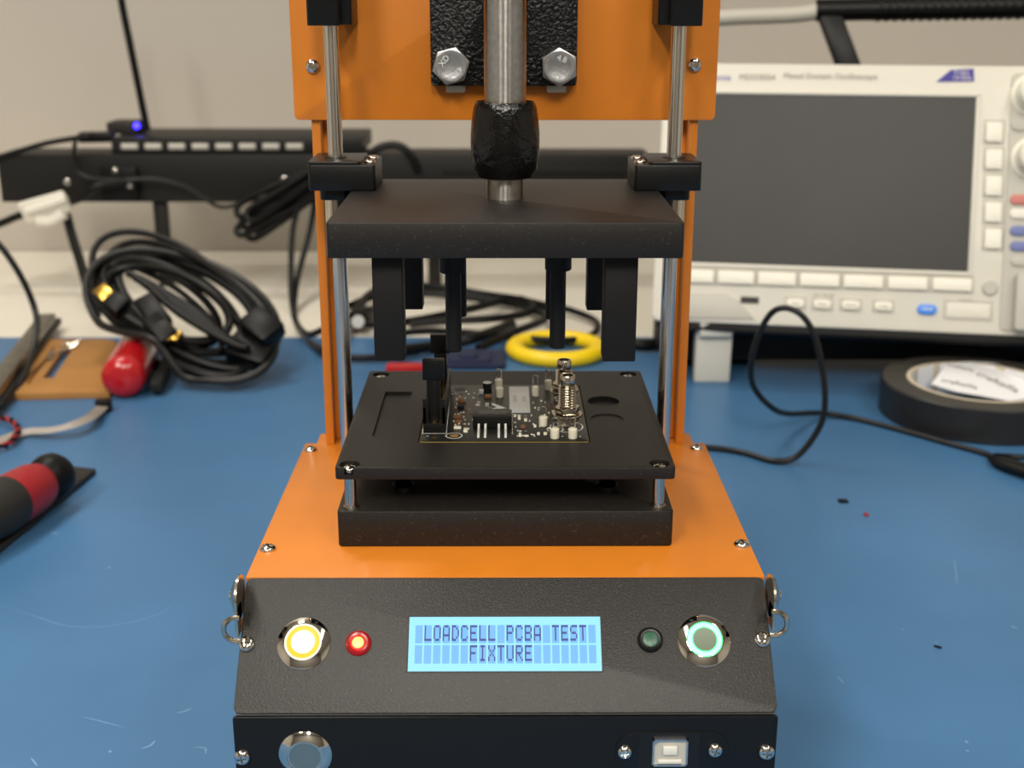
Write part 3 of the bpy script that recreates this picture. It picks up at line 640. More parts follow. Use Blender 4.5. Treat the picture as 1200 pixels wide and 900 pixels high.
# ================================================================== OSCILLOSCOPE
psi, tilt = radians(10), radians(18)
A_ = Vector((cos(psi), -sin(psi), 0)); B_ = Vector((sin(psi)*sin(tilt), cos(psi)*sin(tilt), cos(tilt)))
d = ray(860, 384); Pc = CAM+d*(985/FPX)
SF = Frame(Pc, A_, B_)
print('scope bottom left', SF.o, 'foot', hY(845, 448, SF.o.y-15))
L0 = SF.uv(763, 380)[0]; RT = SF.uv(1330, 390)[0]; BT = SF.uv(1180, 393)[1]; TP = (SF.uv(860, 78)[1]+SF.uv(1190, 73)[1])/2
sc = empty('oscilloscope', (SF.o.x+120, SF.o.y+40, 0), 'cream bench oscilloscope with dark switched off screen on folded out feet', 'oscilloscope')
def so(name, b, m, parent=sc, **k): bmesh.ops.transform(b, matrix=SF.M, verts=b.verts); return obj(name, b, m, parent, **k)
b = bm_(); box(b, L0+4, RT-4, BT-7, TP-2, -120, -12, r=6, b=1, axis='z'); so('rear_housing', b, 'scopedark', label='dark grey housing')
b = bm_(); box(b, L0, RT, BT, TP, -14, 0, r=6, b=1.5, axis='z'); bez = so('front_bezel', b, 'cream', label='cream front bezel')
sx1, syt = SF.uv(1144, 114); _, syb = SF.uv(1142, 319); sx0 = SF.uv(792, 200)[0]
b = bm_(); g = 3
for a_ in ((sx0-g, sx1+g, syt, syt+g), (sx0-g, sx1+g, syb-g, syb), (sx0-g, sx0, syb, syt), (sx1, sx1+g, syb, syt)): box(b, a_[0], a_[1], a_[2], a_[3], -1, 1.6, b=.6)
so('screen_frame', b, 'cream')
b = bm_(); box(b, sx0, sx1, syb, syt, -2, .4); so('screen', b, 'glass', label='dark switched off screen')
b = bm_(); gx, gy = SF.uv(1160, 77); x1, y1 = SF.uv(1400, 60)
kx0, _ = SF.uv(1180, 200)
box(b, kx0, RT-6, SF.uv(1190, 393)[1]+3, TP-6, -.5, 1.5, r=4, b=.6, axis='z'); so('control_section', b, 'scopegrey', label='grey raised knob section')
def key(px0, px1, py0, py1, m='creamkey', name='soft_key', h=2.6, r=1.6, rim=True, **k):
    x0, y1_ = SF.uv(px0, py0); x1_, y0_ = SF.uv(px1, py1)
    b = bm_(); box(b, x0, x1_, y0_, y1_, 0, h, r=min(r, (x1_-x0)*.45, (y1_-y0_)*.45), b=.5, axis='z'); o = so(name, b, m, **k)
    if rim:
        b = bm_(); e = 1.5
        for a_ in ((x0-e, x1_+e, y1_+e-.7, y1_+e), (x0-e, x1_+e, y0_-e, y0_-e+.7), (x0-e, x0-e+.7, y0_-e, y1_+e), (x1_+e-.7, x1_+e, y0_-e, y1_+e)): box(b, a_[0], a_[1], a_[2], a_[3], -.3, .7, b=.2)
        so('key_rim', b, 'scopegrey', o)
    return o
for x0, x1_ in ((795, 836), (842, 883), (889, 932), (938, 983), (989, 1034), (1041, 1086), (1093, 1138)):
    t_ = (x0-840)/300; key(x0, x1_, 317+t_*10, 333.5+t_*10)
for y0_ in (143, 175, 206, 237, 268): key(1155.5-(y0_-143)*.012, 1174-(y0_-143)*.012, y0_, y0_+24, r=2)
for cx_ in (932, 963.5, 997, 1035): key(cx_-10, cx_+10, 350+(cx_-932)*.035, 361+(cx_-932)*.035, name='menu_key', r=3)
key(1075, 1097, 356.5, 369, 'bluebtn', 'blue_key', r=4, label='bright blue key', rim=False)
key(1109, 1160, 354, 374, 'cream', 'print_plate', h=1.2)
b = bm_(); x0, y1_ = SF.uv(868, 347.5); x1_, y0_ = SF.uv(889, 356); box(b, x0, x1_, y0_, y1_, -1, .5); so('usb_slot', b, 'dark')
b = bm_(); u_, v_ = SF.uv(1160, 337.5); lathe(b, [(0, 0), (6, 0), (6, 1), (5, 2.2), (0, 2.2)], (u_, v_, 0), seg=32); so('round_key', b, 'scopegrey')
for (cx_, cy_, m_) in ((1194, 234.5, 'pink'), (1194, 251, 'creamkey'), (1194, 271, 'bluekey'), (1194, 289, 'bluekey'), (1195, 306.5, 'scopegrey'), (1196, 148, 'scopegrey')):
    key(cx_-11, cx_+11, cy_-6, cy_+6, m_, 'round_end_key', h=3.4, r=3.6, rim=False)
for (cx_, cy_) in ((1211, 112), (1211, 186)):
    u_, v_ = SF.uv(cx_, cy_); b = bm_(); lathe(b, [(0, 1), (17, 1), (17, 3), (14.5, 4), (13.5, 17), (12, 18.5), (0, 18.5)], (u_, v_, 0), seg=40); so('rotary_knob', b, 'creamkey', label='cream rotary knob')
b = bm_(); x0, y1_ = SF.uv(1188, 321); _, y0_ = SF.uv(1190, 388); box(b, x0, x0+60, y0_, y1_, 0, 12, r=3, b=1, axis='z'); so('connector_block', b, 'scopegrey')
# badge and print
b = bm_(); pts = [SF.uv(*q) for q in ((1097, 96), (1114, 82), (1141, 80.5), (1141.5, 95.5))]; prism(b, pts[::-1], 0, .5); bdg = so('badge', b, 'purple', label='indigo badge')
def stext(s, px, py, size, m, name='printed_text', al='CENTER', off=.6, par=sc):
    u_, v_ = SF.uv(px, py); b = bm_(); text_bm(b, s, size, Matrix.Translation((u_, v_, off)), .05, al); so(name, b, m, par)
stext('5 GS/s', 1127, 85.5, 4.2, 'creamkey', par=bdg); stext('1.0 GHz', 1127, 91.5, 4.2, 'creamkey', par=bdg)
stext('tronix', 857, 91, 7.5, 'blueink', al='RIGHT'); stext('MDO3054', 866, 90.5, 6.5, 'greyink', al='LEFT'); stext('Mixed Domain Oscilloscope', 918, 89, 6.3, 'greyink', al='LEFT')
stext('Save / Recall', 965, 346, 3.2, 'greyink', off=.2)
for s, x_ in (('Save', 932), ('Menu', 963.5), ('Default', 997), ('Utility', 1035)): stext(s, x_, 355.5+(x_-932)*.035, 2.8, 'greyink', off=2.8)
stext('HSDB', 1086, 362.5, 3.4, 'creamkey', off=2.8); stext('Intensity', 1132, 352, 2.8, 'greyink', off=.2)
b = bm_(); pts = [SF.uv(*q) for q in ((788, 343), (850, 344), (866, 352), (884, 374), (788, 373))]; prism(b, pts[::-1], -.5, 1.6, b=.6); so('corner_bumper', b, 'scopegrey')
b = bm_(); box(b, L0+6, RT-6, BT-6, BT+.5, -40, -3, b=1); so('lower_rim', b, 'scopedark')
b = bm_(); ct = SF.hit(1050, 388, -60); box(b, ct.x-190, ct.x+160, SF.o.y+55, SF.o.y+125, 7, 60, b=3); obj('lower_housing', b, 'scopedark', sc, label='dark underside of the housing')
# feet
for px, lbx in ((834, 0), (1290, 1)):
    f = hZ(px, 448, 0); t_ = SF.hit(px, 385, -14)
    b = bm_(); wd = 29
    pts = [(f.y, 0), (f.y+9, 0), (t_.y+12, t_.z+6), (t_.y-3, t_.z+8)]
    prism(b, pts, -wd/2, wd/2, M4=Matrix(((0, 0, 1, f.x), (1, 0, 0, 0), (0, 1, 0, 0), (0, 0, 0, 1))), b=1.2)
    box(b, f.x-wd/2+1, f.x+wd/2-1, t_.y-9, t_.y+12, t_.z-5, t_.z+9, b=2)
    obj('tilt_foot', b, 'cream', sc, label='cream fold out foot')
rf = SF.hit(1000, 380, -115)
for dx in (-100, 140):
    b = bm_(); box(b, rf.x+dx-12, rf.x+dx+12, rf.y-8, rf.y+8, 0, rf.z-5+0, b=1); obj('rear_foot', b, 'scopedark', sc)
# handle
def hp(px, py, off): return SF.hit(px, py, off)
b = bm_(); tube(b, [hp(745, 30, -60), hp(850, 21, -60), hp(930, 17.5, -60), hp(966, 12, -60)], 6.4, 16); obj('handle_tube', b, 'scopegrey', sc, label='pale grey tube of the carrying handle')
b = bm_(); P0_ = hp(956, 12, -62); P1_ = hp(1300, 6, -62); tube(b, [P0_, P0_.lerp(P1_, .5), P1_], 9.3, 18); 
for k in range(26): q = P0_.lerp(P1_, .22+k*.03); tube(b, [q+Vector((-1.2, 0, 0)), q+Vector((1.2, 0, 0))], 10.3, 16, smooth=False)
obj('handle_grip', b, 'rubber', sc, label='ribbed black handle grip')
b = bm_(); obox(b, hp(968, 8, -62), hp(998, 88, -62), 19, 12, 3, up=SF.n); obj('handle_arm', b, 'rubber', sc, label='black handle arm')

# ================================================================== TAPE ROLL
o1 = hZ(1031, 478, 0)
th_ = 26.0; tc_ = hZ(1147, 447, th_); ec = Vector((tc_.x, tc_.y, 0)); TR = 71; TI = 52
tr = empty('tape_roll', ec, 'large roll of black tape lying flat on the mat right of the fixture', 'tape')
b = bm_(); lathe(b, [(TI, .2), (TR-1, .2), (TR, 1), (TR, th_-1), (TR-1, th_), (TI, th_), (TI, .2)], ec, seg=96)
tp_ = obj('tape_winding', b, 'tape', tr)
b = bm_(); lathe(b, [(TI+.2, th_), (TR-1.2, th_), (TR-1.2, th_+.15), (TI+.2, th_+.15)], ec, seg=96); obj('winding_face', b, 'tapeside', tr, label='dull side face of the wound tape')
b = bm_(); lathe(b, [(TI-3, .3), (TI, .3), (TI, th_+.4), (TI-3, th_+.4), (TI-3, .3)], ec, seg=96); obj('core_ring', b, 'core', tr, label='cardboard core')
b = bm_(); nA = 60; vr = []
for i in range(nA+1):
    a = 2*pi*i/nA; rr = TI-3.3-.6*sin(i*1.3); vr.append([b.verts.new((ec.x+rr*cos(a), ec.y+rr*sin(a), 1+(th_-1)*k/4)) for k in range(5)])
for A1, B1 in zip(vr[:-1], vr[1:]):
    for k in range(4): b.faces.new((A1[k], B1[k], B1[k+1], A1[k+1]))
LF = Frame((ec.x, ec.y, 13), (1, 0, 0), (0, .95, .26))
pts = [LF.uv(*q) for q in ((1091, 450), (1110, 426), (1135, 424), (1160, 425), (1195, 428), (1225, 436), (1228, 455), (1212, 466), (1183, 470), (1150, 464), (1120, 459))]
prism(b, pts[::-1], -.15, .15, M4=LF.M)
lin_ = obj('liner_sheet', b, 'liner', tr, label='crumpled white printed liner inside the core', sharp=60)
for px, py, rot, size in ((1124, 450, -.44, 8.0), (1169, 448, -.85, 10.5), (1126, 431, -.5, 6), (1203, 437, -.7, 9)):
    u_, v_ = LF.uv(px, py); b = bm_(); text_bm(b, 'craftzilla', size, LF.M @ Matrix.Translation((u_, v_, .25)) @ Matrix.Rotation(rot, 4, 'Z'), .06, bold=.012); obj('printed_word', b, 'ink', lin_)

# ================================================================== RIGHT CABLE
b = bm_(); r = 2.1
cpts = [hZ(800, 524, r), hZ(835, 525, r), hZ(870, 530, r), hZ(905, 540, r), hY(932, 536, 395), hY(955, 510, 395), hY(966, 482, 395), hY(965, 440, 398), hY(955, 395, 402), hY(940, 370, 405), hY(920, 361, 408), hY(903, 368, 412), hY(889, 393, 416),
        hY(880, 428, 420), hY(884, 455, 430), hY(905, 478, 440), hZ(925, 485, 14), hZ(960, 484, r+3), hZ(1000, 490, r), hZ(1060, 505, r), hZ(1110, 519, r), hZ(1150, 530, r), hZ(1165, 536, r)]
tube(b, cpts, r, 10); rc = obj('cable', b, 'darkgrey', base=hZ(930, 538, 0), label='thin black cable standing in a loop in front of the oscilloscope', cat='cable')
b = bm_(); tube(b, [hZ(1160, 536, 3), hZ(1178, 543, 5), hZ(1215, 555, 6)], lambda t: 2.5+4.5*min(1, t*2.2), 12, flat=.6); obj('cable_plug', b, 'rubber', rc, label='black moulded end')
b = bm_(); tube(b, [hZ(1166, 534, 3), hZ(1185, 535, 8), hZ(1215, 537, 8)], 2.0, 10); obj('cable_lead', b, 'rubber', rc)

# ================================================================== REAR SHELF RAIL, HUB
YB = 940
def yb(px, py, y=YB): return hY(px, py, y)
sh = empty('shelf_rail', (yb(300, 200).x, YB+30, -2), 'long black steel rail on thin legs behind the fixture', 'shelf')
a, c = yb(2, 237), yb(760, 236); zt3 = yb(250, 181).z
b = bm_(); box(b, a.x, c.x, YB, YB+60, a.z, zt3, b=1.5); obj('rail_box', b, 'metalblack', sh)
for px in (187, 508, 60):
    p = yb(px, 240, YB+10); b = bm_(); box(b, p.x-7, p.x+7, YB+8, YB+20, -2, a.z+1, b=.6)
    if px != 60: obj('rail_leg', b, 'metalblack', sh)
b = bm_(); p0, p1 = yb(520, 202, YB), yb(745, 202, YB); box(b, p0.x, p1.x, YB-1.5, YB, p0.z-2, p0.z+7, b=.5); obj('silver_strip', b, 'scopedark', sh, label='satin grey strip on the rail face')
for q in ((79, 213), (333, 210)):
    p = yb(*q, YB); screw(sh, p, (0, -1, 0), 4.0)
p0, p1 = yb(118, 195, YB), yb(165, 235, YB); b = bm_(); box(b, p0.x, p1.x, YB-8, YB, p1.z, p0.z, b=1); br = obj('mounting_bracket', b, 'rubber', sh)
for q in ((135, 200), (152, 217)): screw(br, yb(*q, YB-8), (0, -1, 0), 3.2)
hb = empty('usb_hub', (yb(260, 172).x, YB+55, zt3), 'long black hub with a row of ports lying on the black rail', 'usb hub')
a, c = yb(131, 180, YB+5), yb(424, 180, YB+5); zt4 = yb(250, 164, YB+5).z
b = bm_(); box(b, a.x, c.x, YB+5, YB+110, zt3, zt4+2, b=1.5)
hbb = obj('hub_body', b, 'metalblack', hb)
for k in range(8):
    px = 152+27.6*k; p = yb(px, 171.5, YB+5); b = bm_(); box(b, p.x-9, p.x+9, YB+3.5, YB+5.2, p.z-3.4, p.z+3.4, b=.6); t = obj('usb_port', b, 'usbgrey', hb)
    b = bm_(); box(b, p.x-7.8, p.x+7.8, YB+3.2, YB+4, p.z-.4, p.z+2.2); obj('port_tongue', b, 'whitepl', t)
p = yb(152, 157, YB+60); b = bm_(); box(b, p.x-19, p.x+14, YB+40, YB+80, zt4+2, zt4+15, b=2); t = obj('hub_switch', b, 'greygrip', hb, label='grey power switch cap on the hub')
p = yb(160, 150, YB+38); b = bm_(); lathe(b, [(0, 0), (3, 0), (3, 1.5), (2, 3), (0, 3.4)], (p.x, YB+40, zt4+11), (0, -1, 0.6), 16); obj('led', b, 'blueled', t, label='glowing blue light')
# upright cable at the hub
b = bm_(); tube(b, [yb(138, -30, 985), yb(143, 5, 985), yb(152, 50, 985), yb(162, 100, 985), yb(169, 135, 985), Vector((yb(173, 155, 985).x, 985, zt4+6))], 3.9, 12); obj('upright_cable', b, 'rubber', base=(yb(173, 155, 985).x, 985, zt4+2), label='thick black cable rising from the hub against the wall', cat='cable')
# cable with plug into the hub's left end
b = bm_(); tube(b, [yb(-30, 198), yb(0, 185), yb(50, 169), yb(95, 161), yb(105, 160)], 3.0, 10); c1 = obj('cable', b, 'rubber', base=yb(0, 185), label='thin black cable arching into the left end of the hub', cat='cable')
b = bm_(); obox(b, yb(93, 161, YB+20), yb(134, 160, YB+20), 16, 11, 2.5); obj('cable_plug', b, 'rubber', c1)

def cab(name, pts, r, m='rubber', label=None, cat='cable', seg=10, base=None, group=None):
    b = bm_(); tube(b, pts, r, seg); return obj(name, b, m, base=base or pts[0], label=label, cat=cat, group=group)
Yf = 915
c = cab('cable', [hY(-30, 272, Yf), hY(0, 262, Yf), hY(30, 250, Yf), hY(60, 243, Yf), hY(95, 232, Yf), hY(115, 218, Yf), hY(150, 213, 926)], 4.2, label='black cable carrying the white paper tag', base=hY(60, 243, Yf))
b = bm_(); obox(b, hY(26, 250, Yf-6), hY(80, 235, Yf-6), 9, 24, 3.5, up=(0, -.3, 1)); tube(b, [hY(32, 247, Yf-10), hY(55, 240, Yf-11), hY(78, 232, Yf-10)], 5, 12); tube(b, [hY(44, 259, Yf-9), hY(60, 259, Yf-9), hY(76, 250, Yf-9)], 6, 12); obj('paper_tag', b, 'paper', base=hY(55, 255, Yf), label='white paper tag wrapped around the cable below the black rail', cat='tag')
cab('cable', [hY(78, 252, Yf), hY(84, 275, 900), hY(95, 310, 870), hY(108, 355, 830), hY(122, 392, 780), hZ(150, 418, 8), hZ(185, 428, 8)], 5.0, label='thick black cable slanting down from the rail into the coil', base=hZ(185, 428, 0))
cab('cable', [yb(88, 165, 930), yb(87, 190, 930), yb(100, 207, 930), yb(140, 211, 925), yb(180, 210, 925), yb(215, 218, 925), yb(240, 233, 925), yb(262, 243, 925), yb(295, 234, 925), yb(330, 226, 925), yb(355, 222, 925)], 2.3, 'darkgrey', label='thin black cable sagging across the front of the rail', base=yb(262, 243, 925))
cab('cable', [hY(-30, 262, 640), hY(0, 288, 640), hY(25, 325, 640), hY(40, 360, 640), hY(43, 385, 630), hY(36, 420, 600), hZ(22, 452, 6), hZ(0, 478, 4), hZ(-30, 495, 4)], 2.7, 'darkgrey', label='dark grey cable dropping over the steel ruler at the left edge', base=hZ(0, 478, 0))
# tied bundle hanging from the rail
bn = empty('tied_cable_bundle', yb(330, 250, 900), 'folded black power cord tied in a bundle below the rail', 'cable')
for i in range(7):
    o_ = (i-3)*4.4; yy = 905+random.uniform(-10, 10); e = (i*7 % 5-2)*6
    b = bm_(); P_ = [hY(385, 196+o_, yy), hY(350, 218+o_, yy), hY(318+e, 238+o_, yy), hY(293+e, 254+o_*1.1, yy), hY(290+e, 264+o_, yy-3), hY(300+e, 266+o_, yy-6), hY(325+e, 250+o_, yy-6), hY(355, 228+o_, yy-6), hY(385, 207+o_, yy-6)]
    tube(b, P_, 3.4, 10); obj('cord_loop', b, 'rubber', bn)
# two cables hanging behind the left post
cab('cable', [yb(352, 232, 900), yb(343, 270, 890), yb(341, 320, 860), yb(343, 360, 820), yb(352, 390, 780), hZ(375, 410, 6), hZ(400, 418, 5), hZ(440, 419, 5), hZ(490, 412, 5)], 3.2, label='black cable hanging behind the left orange post, left of a pair', base=hZ(400, 418, 0))
cab('cable', [yb(370, 232, 905), yb(362, 275, 895), yb(350, 320, 870), yb(345, 350, 835), yb(346, 375, 800), hZ(362, 392, 12), hZ(395, 378, 6), hZ(420, 376, 6), hZ(450, 376, 6)], 3.2, label='black cable hanging behind the left orange post, right of a pair', base=hZ(420, 376, 0))
# humped cable over the rail between post and collar
cab('cable', [yb(420, 205, 935), yb(432, 182, 935), yb(450, 171, 935), yb(468, 171, 935), yb(482, 182, 935), yb(490, 200, 935)], 4.2, label='black cable humped over the rail right of the left post', base=yb(482, 182, 935))

# cables on the bench behind the tray
zc = 6
tg = empty('tangled_cable', hZ(590, 370, -2), 'tangle of black cables on the white bench behind the tray', 'cable')
for P_, rr in (([(400, 392), (420, 360), (440, 341), (470, 335), (520, 338), (570, 346), (610, 352), (650, 362)], 4.5), ([(405, 360), (440, 348), (500, 344), (560, 350), (600, 356), (640, 372), (600, 390), (560, 408)], 3.6), ([(640, 356), (670, 364), (695, 374), (701, 384), (690, 394), (660, 399), (610, 396), (560, 391), (500, 388), (440, 394)], 3.2),
               ([(480, 380), (520, 376), (570, 374), (615, 368), (625, 358), (610, 350)], 3.8), ([(405, 378), (450, 380), (500, 373), (560, 360), (590, 352)], 4.0), ([(460, 412), (520, 404), (560, 395), (600, 380)], 5)):
    b = bm_(); tube(b, [hZ(x, y, zc+random.uniform(0, 5)) for x, y in P_], rr, 10); obj('cable_strand', b, 'rubber', tg)
b = bm_(); obox(b, hZ(432, 366, 10), hZ(414, 376, 10), 17, 14, 3); pl_ = obj('plug_body', b, 'rubber', tg); b = bm_(); p = hZ(421, 374, 12); lathe(b, [(0, 0), (6, 0), (6, 3), (0, 3)], p-Vector((0, 9, 0)), (0, -1, .2), 24); obj('plug_face', b, 'label', tg)
# yellow ring
yc = hZ(652, 408, 6); b = bm_(); tube(b, [yc+Vector((37*cos(a), 37*sin(a), 0)) for a in [2*pi*k/24 for k in range(24)]], 8, 14, closed=True, per=3, flat=.85); obj('yellow_ring', b, 'yellow', base=(yc.x, yc.y, 0), label='yellow plastic ring lying on the mat behind the tray', cat='ring')
b = bm_(); obox(b, hZ(452, 432, 4), hZ(499, 432, 4), 13, 9, 3); obj('red_grip', b, 'red', label='red plastic grip showing just above the rear left of the tray', cat='tool')
b = bm_(); p = hZ(560, 425, 0)
for k in range(3): box(b, p.x-34+k*9, p.x+24-k*12, p.y-22+k*3, p.y+26-k*9, k*3, k*3+5, r=5, b=2.4)
obj('navy_pouch', b, 'navy', base=(p.x, p.y, 0), label='dark navy cloth pouch on the mat behind the circuit board', cat='pouch')
b = bm_(); obox(b, hZ(795, 400, 12), hZ(822, 399, 12), 30, 24, 3); obj('red_box', b, 'red', label='red box peeking out between the right post and the oscilloscope foot', cat='box')
b = bm_(); tube(b, [hZ(690, 402, 6), hZ(725, 401, 6), hZ(755, 404, 6), hZ(790, 402, 6)], 5.5, 10); obj('cable', b, 'rubber', label='thick black cable on the mat behind the right guide rod', cat='cable')

# ================================================================== COIL ON THE LEFT
co = hZ(230, 441, 5); al = radians(38)
CF = Frame(co, (1, 0, 0), (0, cos(al), sin(al)))
cl = empty('coiled_cable', (co.x, co.y+40, 0), 'large coil of black cables with gold plugs leaning at the back of the mat', 'cable')
T0 = hZ(143, 444, 17)-Vector((0, 15, 0)); TD = hZ(178, 385, 17)-T0; TD.z = 0; TD.normalize()
for k in range(11):
    b = bm_(); cx_ = 208+random.uniform(-13, 13); cy_ = 365+random.uniform(-10, 10); rx = random.uniform(90, 112) if k < 7 else random.uniform(60, 85); ry_ = random.uniform(44, 60) if k < 7 else random.uniform(28, 42); ph = radians(27+random.uniform(-9, 9)); ofs = random.uniform(2, 22)
    if k == 0: cx_, cy_, rx, ry_ = 212, 370, 118, 66
    if k == 1: cx_, cy_, rx, ry_ = 205, 352, 112, 58
    if k >= 7: cx_ -= 6; 
    pts = []
    for i in range(24):
        a = 2*pi*i/24; ex, ey = rx*cos(a), ry_*sin(a); px, py = cx_+ex*cos(ph)-ey*sin(ph), cy_+ex*sin(ph)+ey*cos(ph)
        q = CF.hit(px, py, ofs+5*sin(a*2+k)); q.z = max(q.z, 4)
        w_ = max(0, min(1, (46-abs((q-T0).cross(TD).z))/24)) if 0 < (q-T0).dot(TD) < 135 else 0
        q.z = max(q.z, 4+36*w_); pts.append(q)
    tube(b, pts, random.choice((2.6, 3.0, 3.4, 3.8)), 9, closed=True, per=3); obj('cable_turn', b, 'rubber' if k % 4 else 'darkgrey', cl)
for A1, B1, C1 in (((168, 350), (192, 382), (202, 398)), ((146, 362), (128, 350), (116, 338)), ((176, 372), (200, 398), (208, 388))):
    pa, pb_, pc = CF.hit(*A1, 32), CF.hit(*B1, 32), CF.hit(*C1, 32)
    b = bm_(); obox(b, pa, pb_, 17, 10, 2, up=CF.n); pg = obj('plug', b, 'rubber', cl, label='black plug with gold tip')
    b = bm_(); obox(b, pb_, pc, 12, 5, .6, up=CF.n); obj('plug_contact', b, 'gold', pg, label='gold plated contact')
b = bm_(); obox(b, CF.hit(292, 372, 26), CF.hit(323, 396, 26), 25, 18, 4, up=CF.n); obj('plug_block', b, 'rubber', cl, label='black moulded mains plug')
b = bm_(); obox(b, CF.hit(270, 405, 14), CF.hit(318, 420, 14), 26, 20, 5, up=CF.n); obj('plug_block', b, 'rubber', cl)
for k in range(4):
    b = bm_(); P_ = [(150+k*8, 320+k*5), (185+k*6, 338+k*8), (225+k*5, 362+k*8), (262+k*4, 392+k*4), (290, 408)]; tube(b, [CF.hit(x, y, 24+k*2) for x, y in P_], 3.2, 9); obj('cable_strand', b, 'rubber', cl)

# ================================================================== LEFT ITEMS ON THE MAT
tpb = 6.0
def hz(px, py, z=tpb): return hZ(px, py, z)
P4 = [hz(16, 461), hz(92, 459), hz(128, 458), hz(136, 400), hz(124, 397), hz(52, 397)]
wd_ = empty('tan_board', (hz(80, 430).x, hz(80, 430).y, 0), 'tan laser cut board with a slot at the back left of the mat', 'board')
b = bm_(); prism(b, [(p.x, p.y) for p in P4], 0, tpb, b=.4); o = obj('board_sheet', b, 'wood', wd_)
sl = [hz(50, 443), hz(62, 443), hz(86, 408), hz(74, 408)]; s2 = [hz(31, 450), hz(34, 450), hz(66, 406), hz(63, 406)]
def pr(c, pts): prism(c, [(p.x-BASE[wd_.name].x, p.y-BASE[wd_.name].y) for p in pts], -3, tpb+5)
def pr2(c, pts): prism(c, [(p.x-BASE[wd_.name].x, p.y-BASE[wd_.name].y) for p in pts], 3, tpb+5)
cut(o, [scut(lambda c: pr(c, sl)), scut(lambda c: pr2(c, s2))])
for i, (px, py) in enumerate(((57, 431), (62, 426), (69, 421), (72, 414), (80, 412), (78, 418))):
    p = hz(px, py, 0); b = bm_(); n_ = Vector((random.uniform(-1, 1), random.uniform(.2, 1), .25)); lathe(b, [(0, 0), (2.8, 0), (2.8, 1.6), (1.5, 2), (1.5, 11), (0, 11.5)], Vector((p.x, p.y, 5)), n_, 16)
    obj('loose_screw', b, 'chrome', base=(p.x, p.y, 2), label=('small bright screw lying nearest the front in the slot of the tan board', 'small bright screw second from the front in the tan board slot', 'small bright screw in the middle of the pile in the tan board slot', 'small bright screw at the back left of the pile in the tan board slot', 'small bright screw at the back right of the pile in the tan board slot', 'small bright screw at the right side of the pile in the tan board slot')[i], cat='screw', group='loose screws in the tan board slot')
b = bm_(); obox(b, hz(-20, 472, 14), hz(56, 372, 14), 15, 8, 1.5); ob = obj('steel_bar', b, 'barsteel', label='grey steel bar lying over the tan board at the left edge', cat='bar')
b = bm_(); obox(b, hz(-8, 478, 7), hz(64, 376, 7), 13, 6, 1.2); obj('steel_bar', b, 'metalblack', label='dark edged bar lying between steel bar and tan board', cat='bar')
# red handled tool
q0, q1 = hZ(143, 444, 17), hZ(178, 385, 17)
rt = empty('red_handle_tool', (q0.x, q0.y, 0), 'tool with thick glossy red handle lying beneath the cable coil', 'tool')
b = bm_(); dn = (q1-q0).normalized(); lathe(b, [(0, -3), (9, -2.4), (14, 0), (16.6, 4), (17, 9), (17, 110), (15, 116), (0, 118)], q0, dn, 40); obj('handle', b, 'red', rt)
b = bm_(); obox(b, q0+Vector((24, 6, -9)), q0+Vector((24, 6, -9))+dn*95, 10, 9, 2); obj('tool_arm', b, 'scopedark', rt, label='grey metal arm')
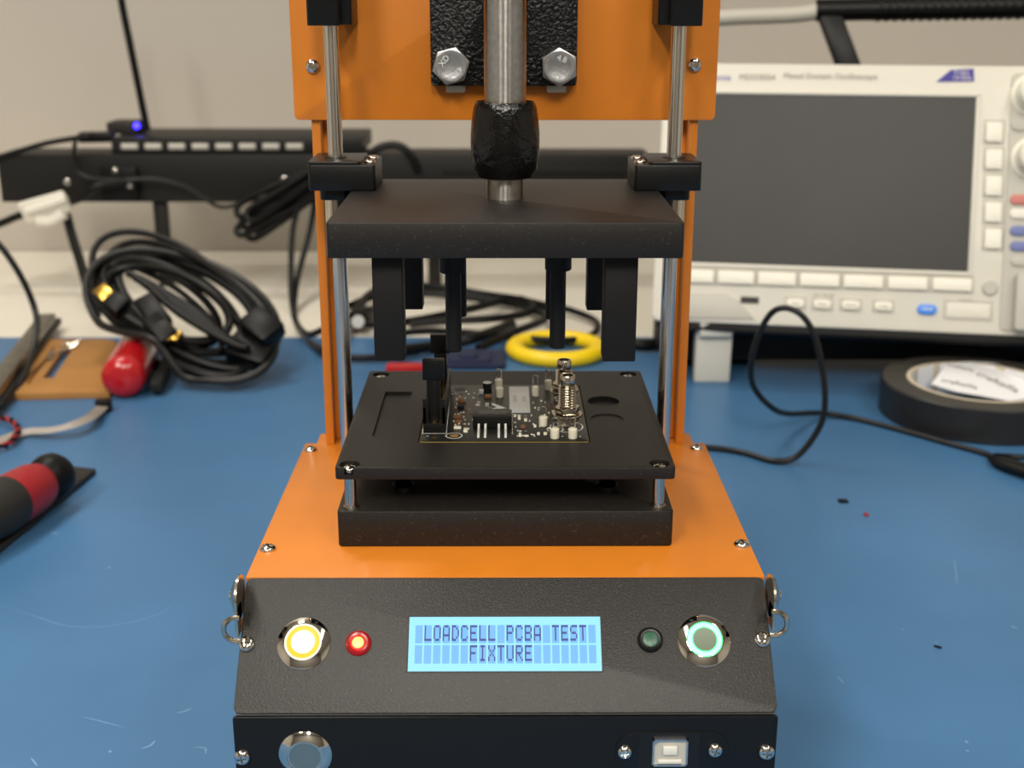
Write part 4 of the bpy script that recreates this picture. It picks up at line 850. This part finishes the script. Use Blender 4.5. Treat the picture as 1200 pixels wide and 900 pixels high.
# ribbon cable
rb_ = empty('ribbon_cable', hZ(60, 505, 0), 'flat grey ribbon cable with small black connector on the mat', 'cable')
b = bm_(); ctr = catmull([hZ(-40, 530, 3), hZ(0, 516, 3), hZ(30, 506, 4), hZ(60, 504, 6), hZ(85, 498, 9), hZ(105, 489, 9), hZ(114, 482, 6), hZ(120, 476, 5)], per=8)
nw = 10; prev = None
for i, P_ in enumerate(ctr):
    T = (ctr[min(i+1, len(ctr)-1)]-ctr[max(i-1, 0)]); T.z = 0; T.normalize(); s_ = Vector((-T.y, T.x, .15)); row = []
    for k in range(nw*2+1): row.append(b.verts.new(P_+s_*((k/(nw*2)-.5)*9)+Vector((0, 0, .55*abs(sin(k*pi/2))))))
    if prev:
        for k in range(nw*2): b.faces.new((prev[k], row[k], row[k+1], prev[k+1]))
    prev = row
bmesh.ops.recalc_face_normals(b, faces=b.faces); obj('ribbon', b, 'ribbon', rb_)
b = bm_(); obox(b, hZ(112, 475, 5), hZ(131, 474, 5), 8, 9, 1); obj('connector', b, 'rubber', rb_, label='black connector')
for m_, ph in (('rubber', 0), ('redband', pi)):
    base_ = catmull([hZ(-30, 486, 6), hZ(0, 489, 6), hZ(14, 493, 8), hZ(21, 502, 6), hZ(18, 512, 5), hZ(8, 521, 4), hZ(-20, 530, 4)], per=8)
    b = bm_(); tube(b, [P_+Vector((1.4*cos(i*.9+ph), 0, 1.4*sin(i*.9+ph))) for i, P_ in enumerate(base_)], 1.3, 7, per=3)
    obj('twisted_wire', b, m_, base=hZ(14, 493, 0), label=('black' if m_ == 'rubber' else 'red')+' wire of the twisted pair looping beside the ribbon cable', cat='wire')
# screwdriver on a flat black bar
b = bm_(); pts = [hZ(*q, 4) for q in ((-60, 690), (0, 641), (112, 549), (84, 546), (60, 556), (-60, 640))]
prism(b, [(p.x, p.y) for p in pts], 0, 4, b=.4); obj('flat_bar', b, 'greygrip', label='flat dark bar lying under the screwdriver handle', cat='bar')
e0, e1 = hZ(63, 557, 20), hZ(-60, 630, 20)
dn = (e1-e0).normalized(); Lh = (e1-e0).length
sd = empty('screwdriver', (e0.x, e0.y, 4), 'screwdriver with black and red handle at the left edge of the mat', 'screwdriver')
b = bm_(); lathe(b, [(0, -9), (5, -8.6), (11, -6.5), (14, -2), (14.6, 3), (13.5, 9), (11.5, 11), (10.5, 14)], e0, dn, 36); obj('end_cap', b, 'rubber', sd, label='black rotating end cap')
b = bm_(); lathe(b, [(10.5, 11), (13, 14), (14.8, 20), (15.6, 30), (15.9, 44), (15.5, 50)], e0, dn, 36); obj('red_section', b, 'redband', sd, label='red section of the handle')
b = bm_(); lathe(b, [(15.6, 42), (16.4, 46), (16.8, 54), (16, 66), (14, 80), (12.5, Lh), (0, Lh+2)], e0, dn, 36); obj('rubber_grip', b, 'greygrip', sd, label='dark grey rubber grip')
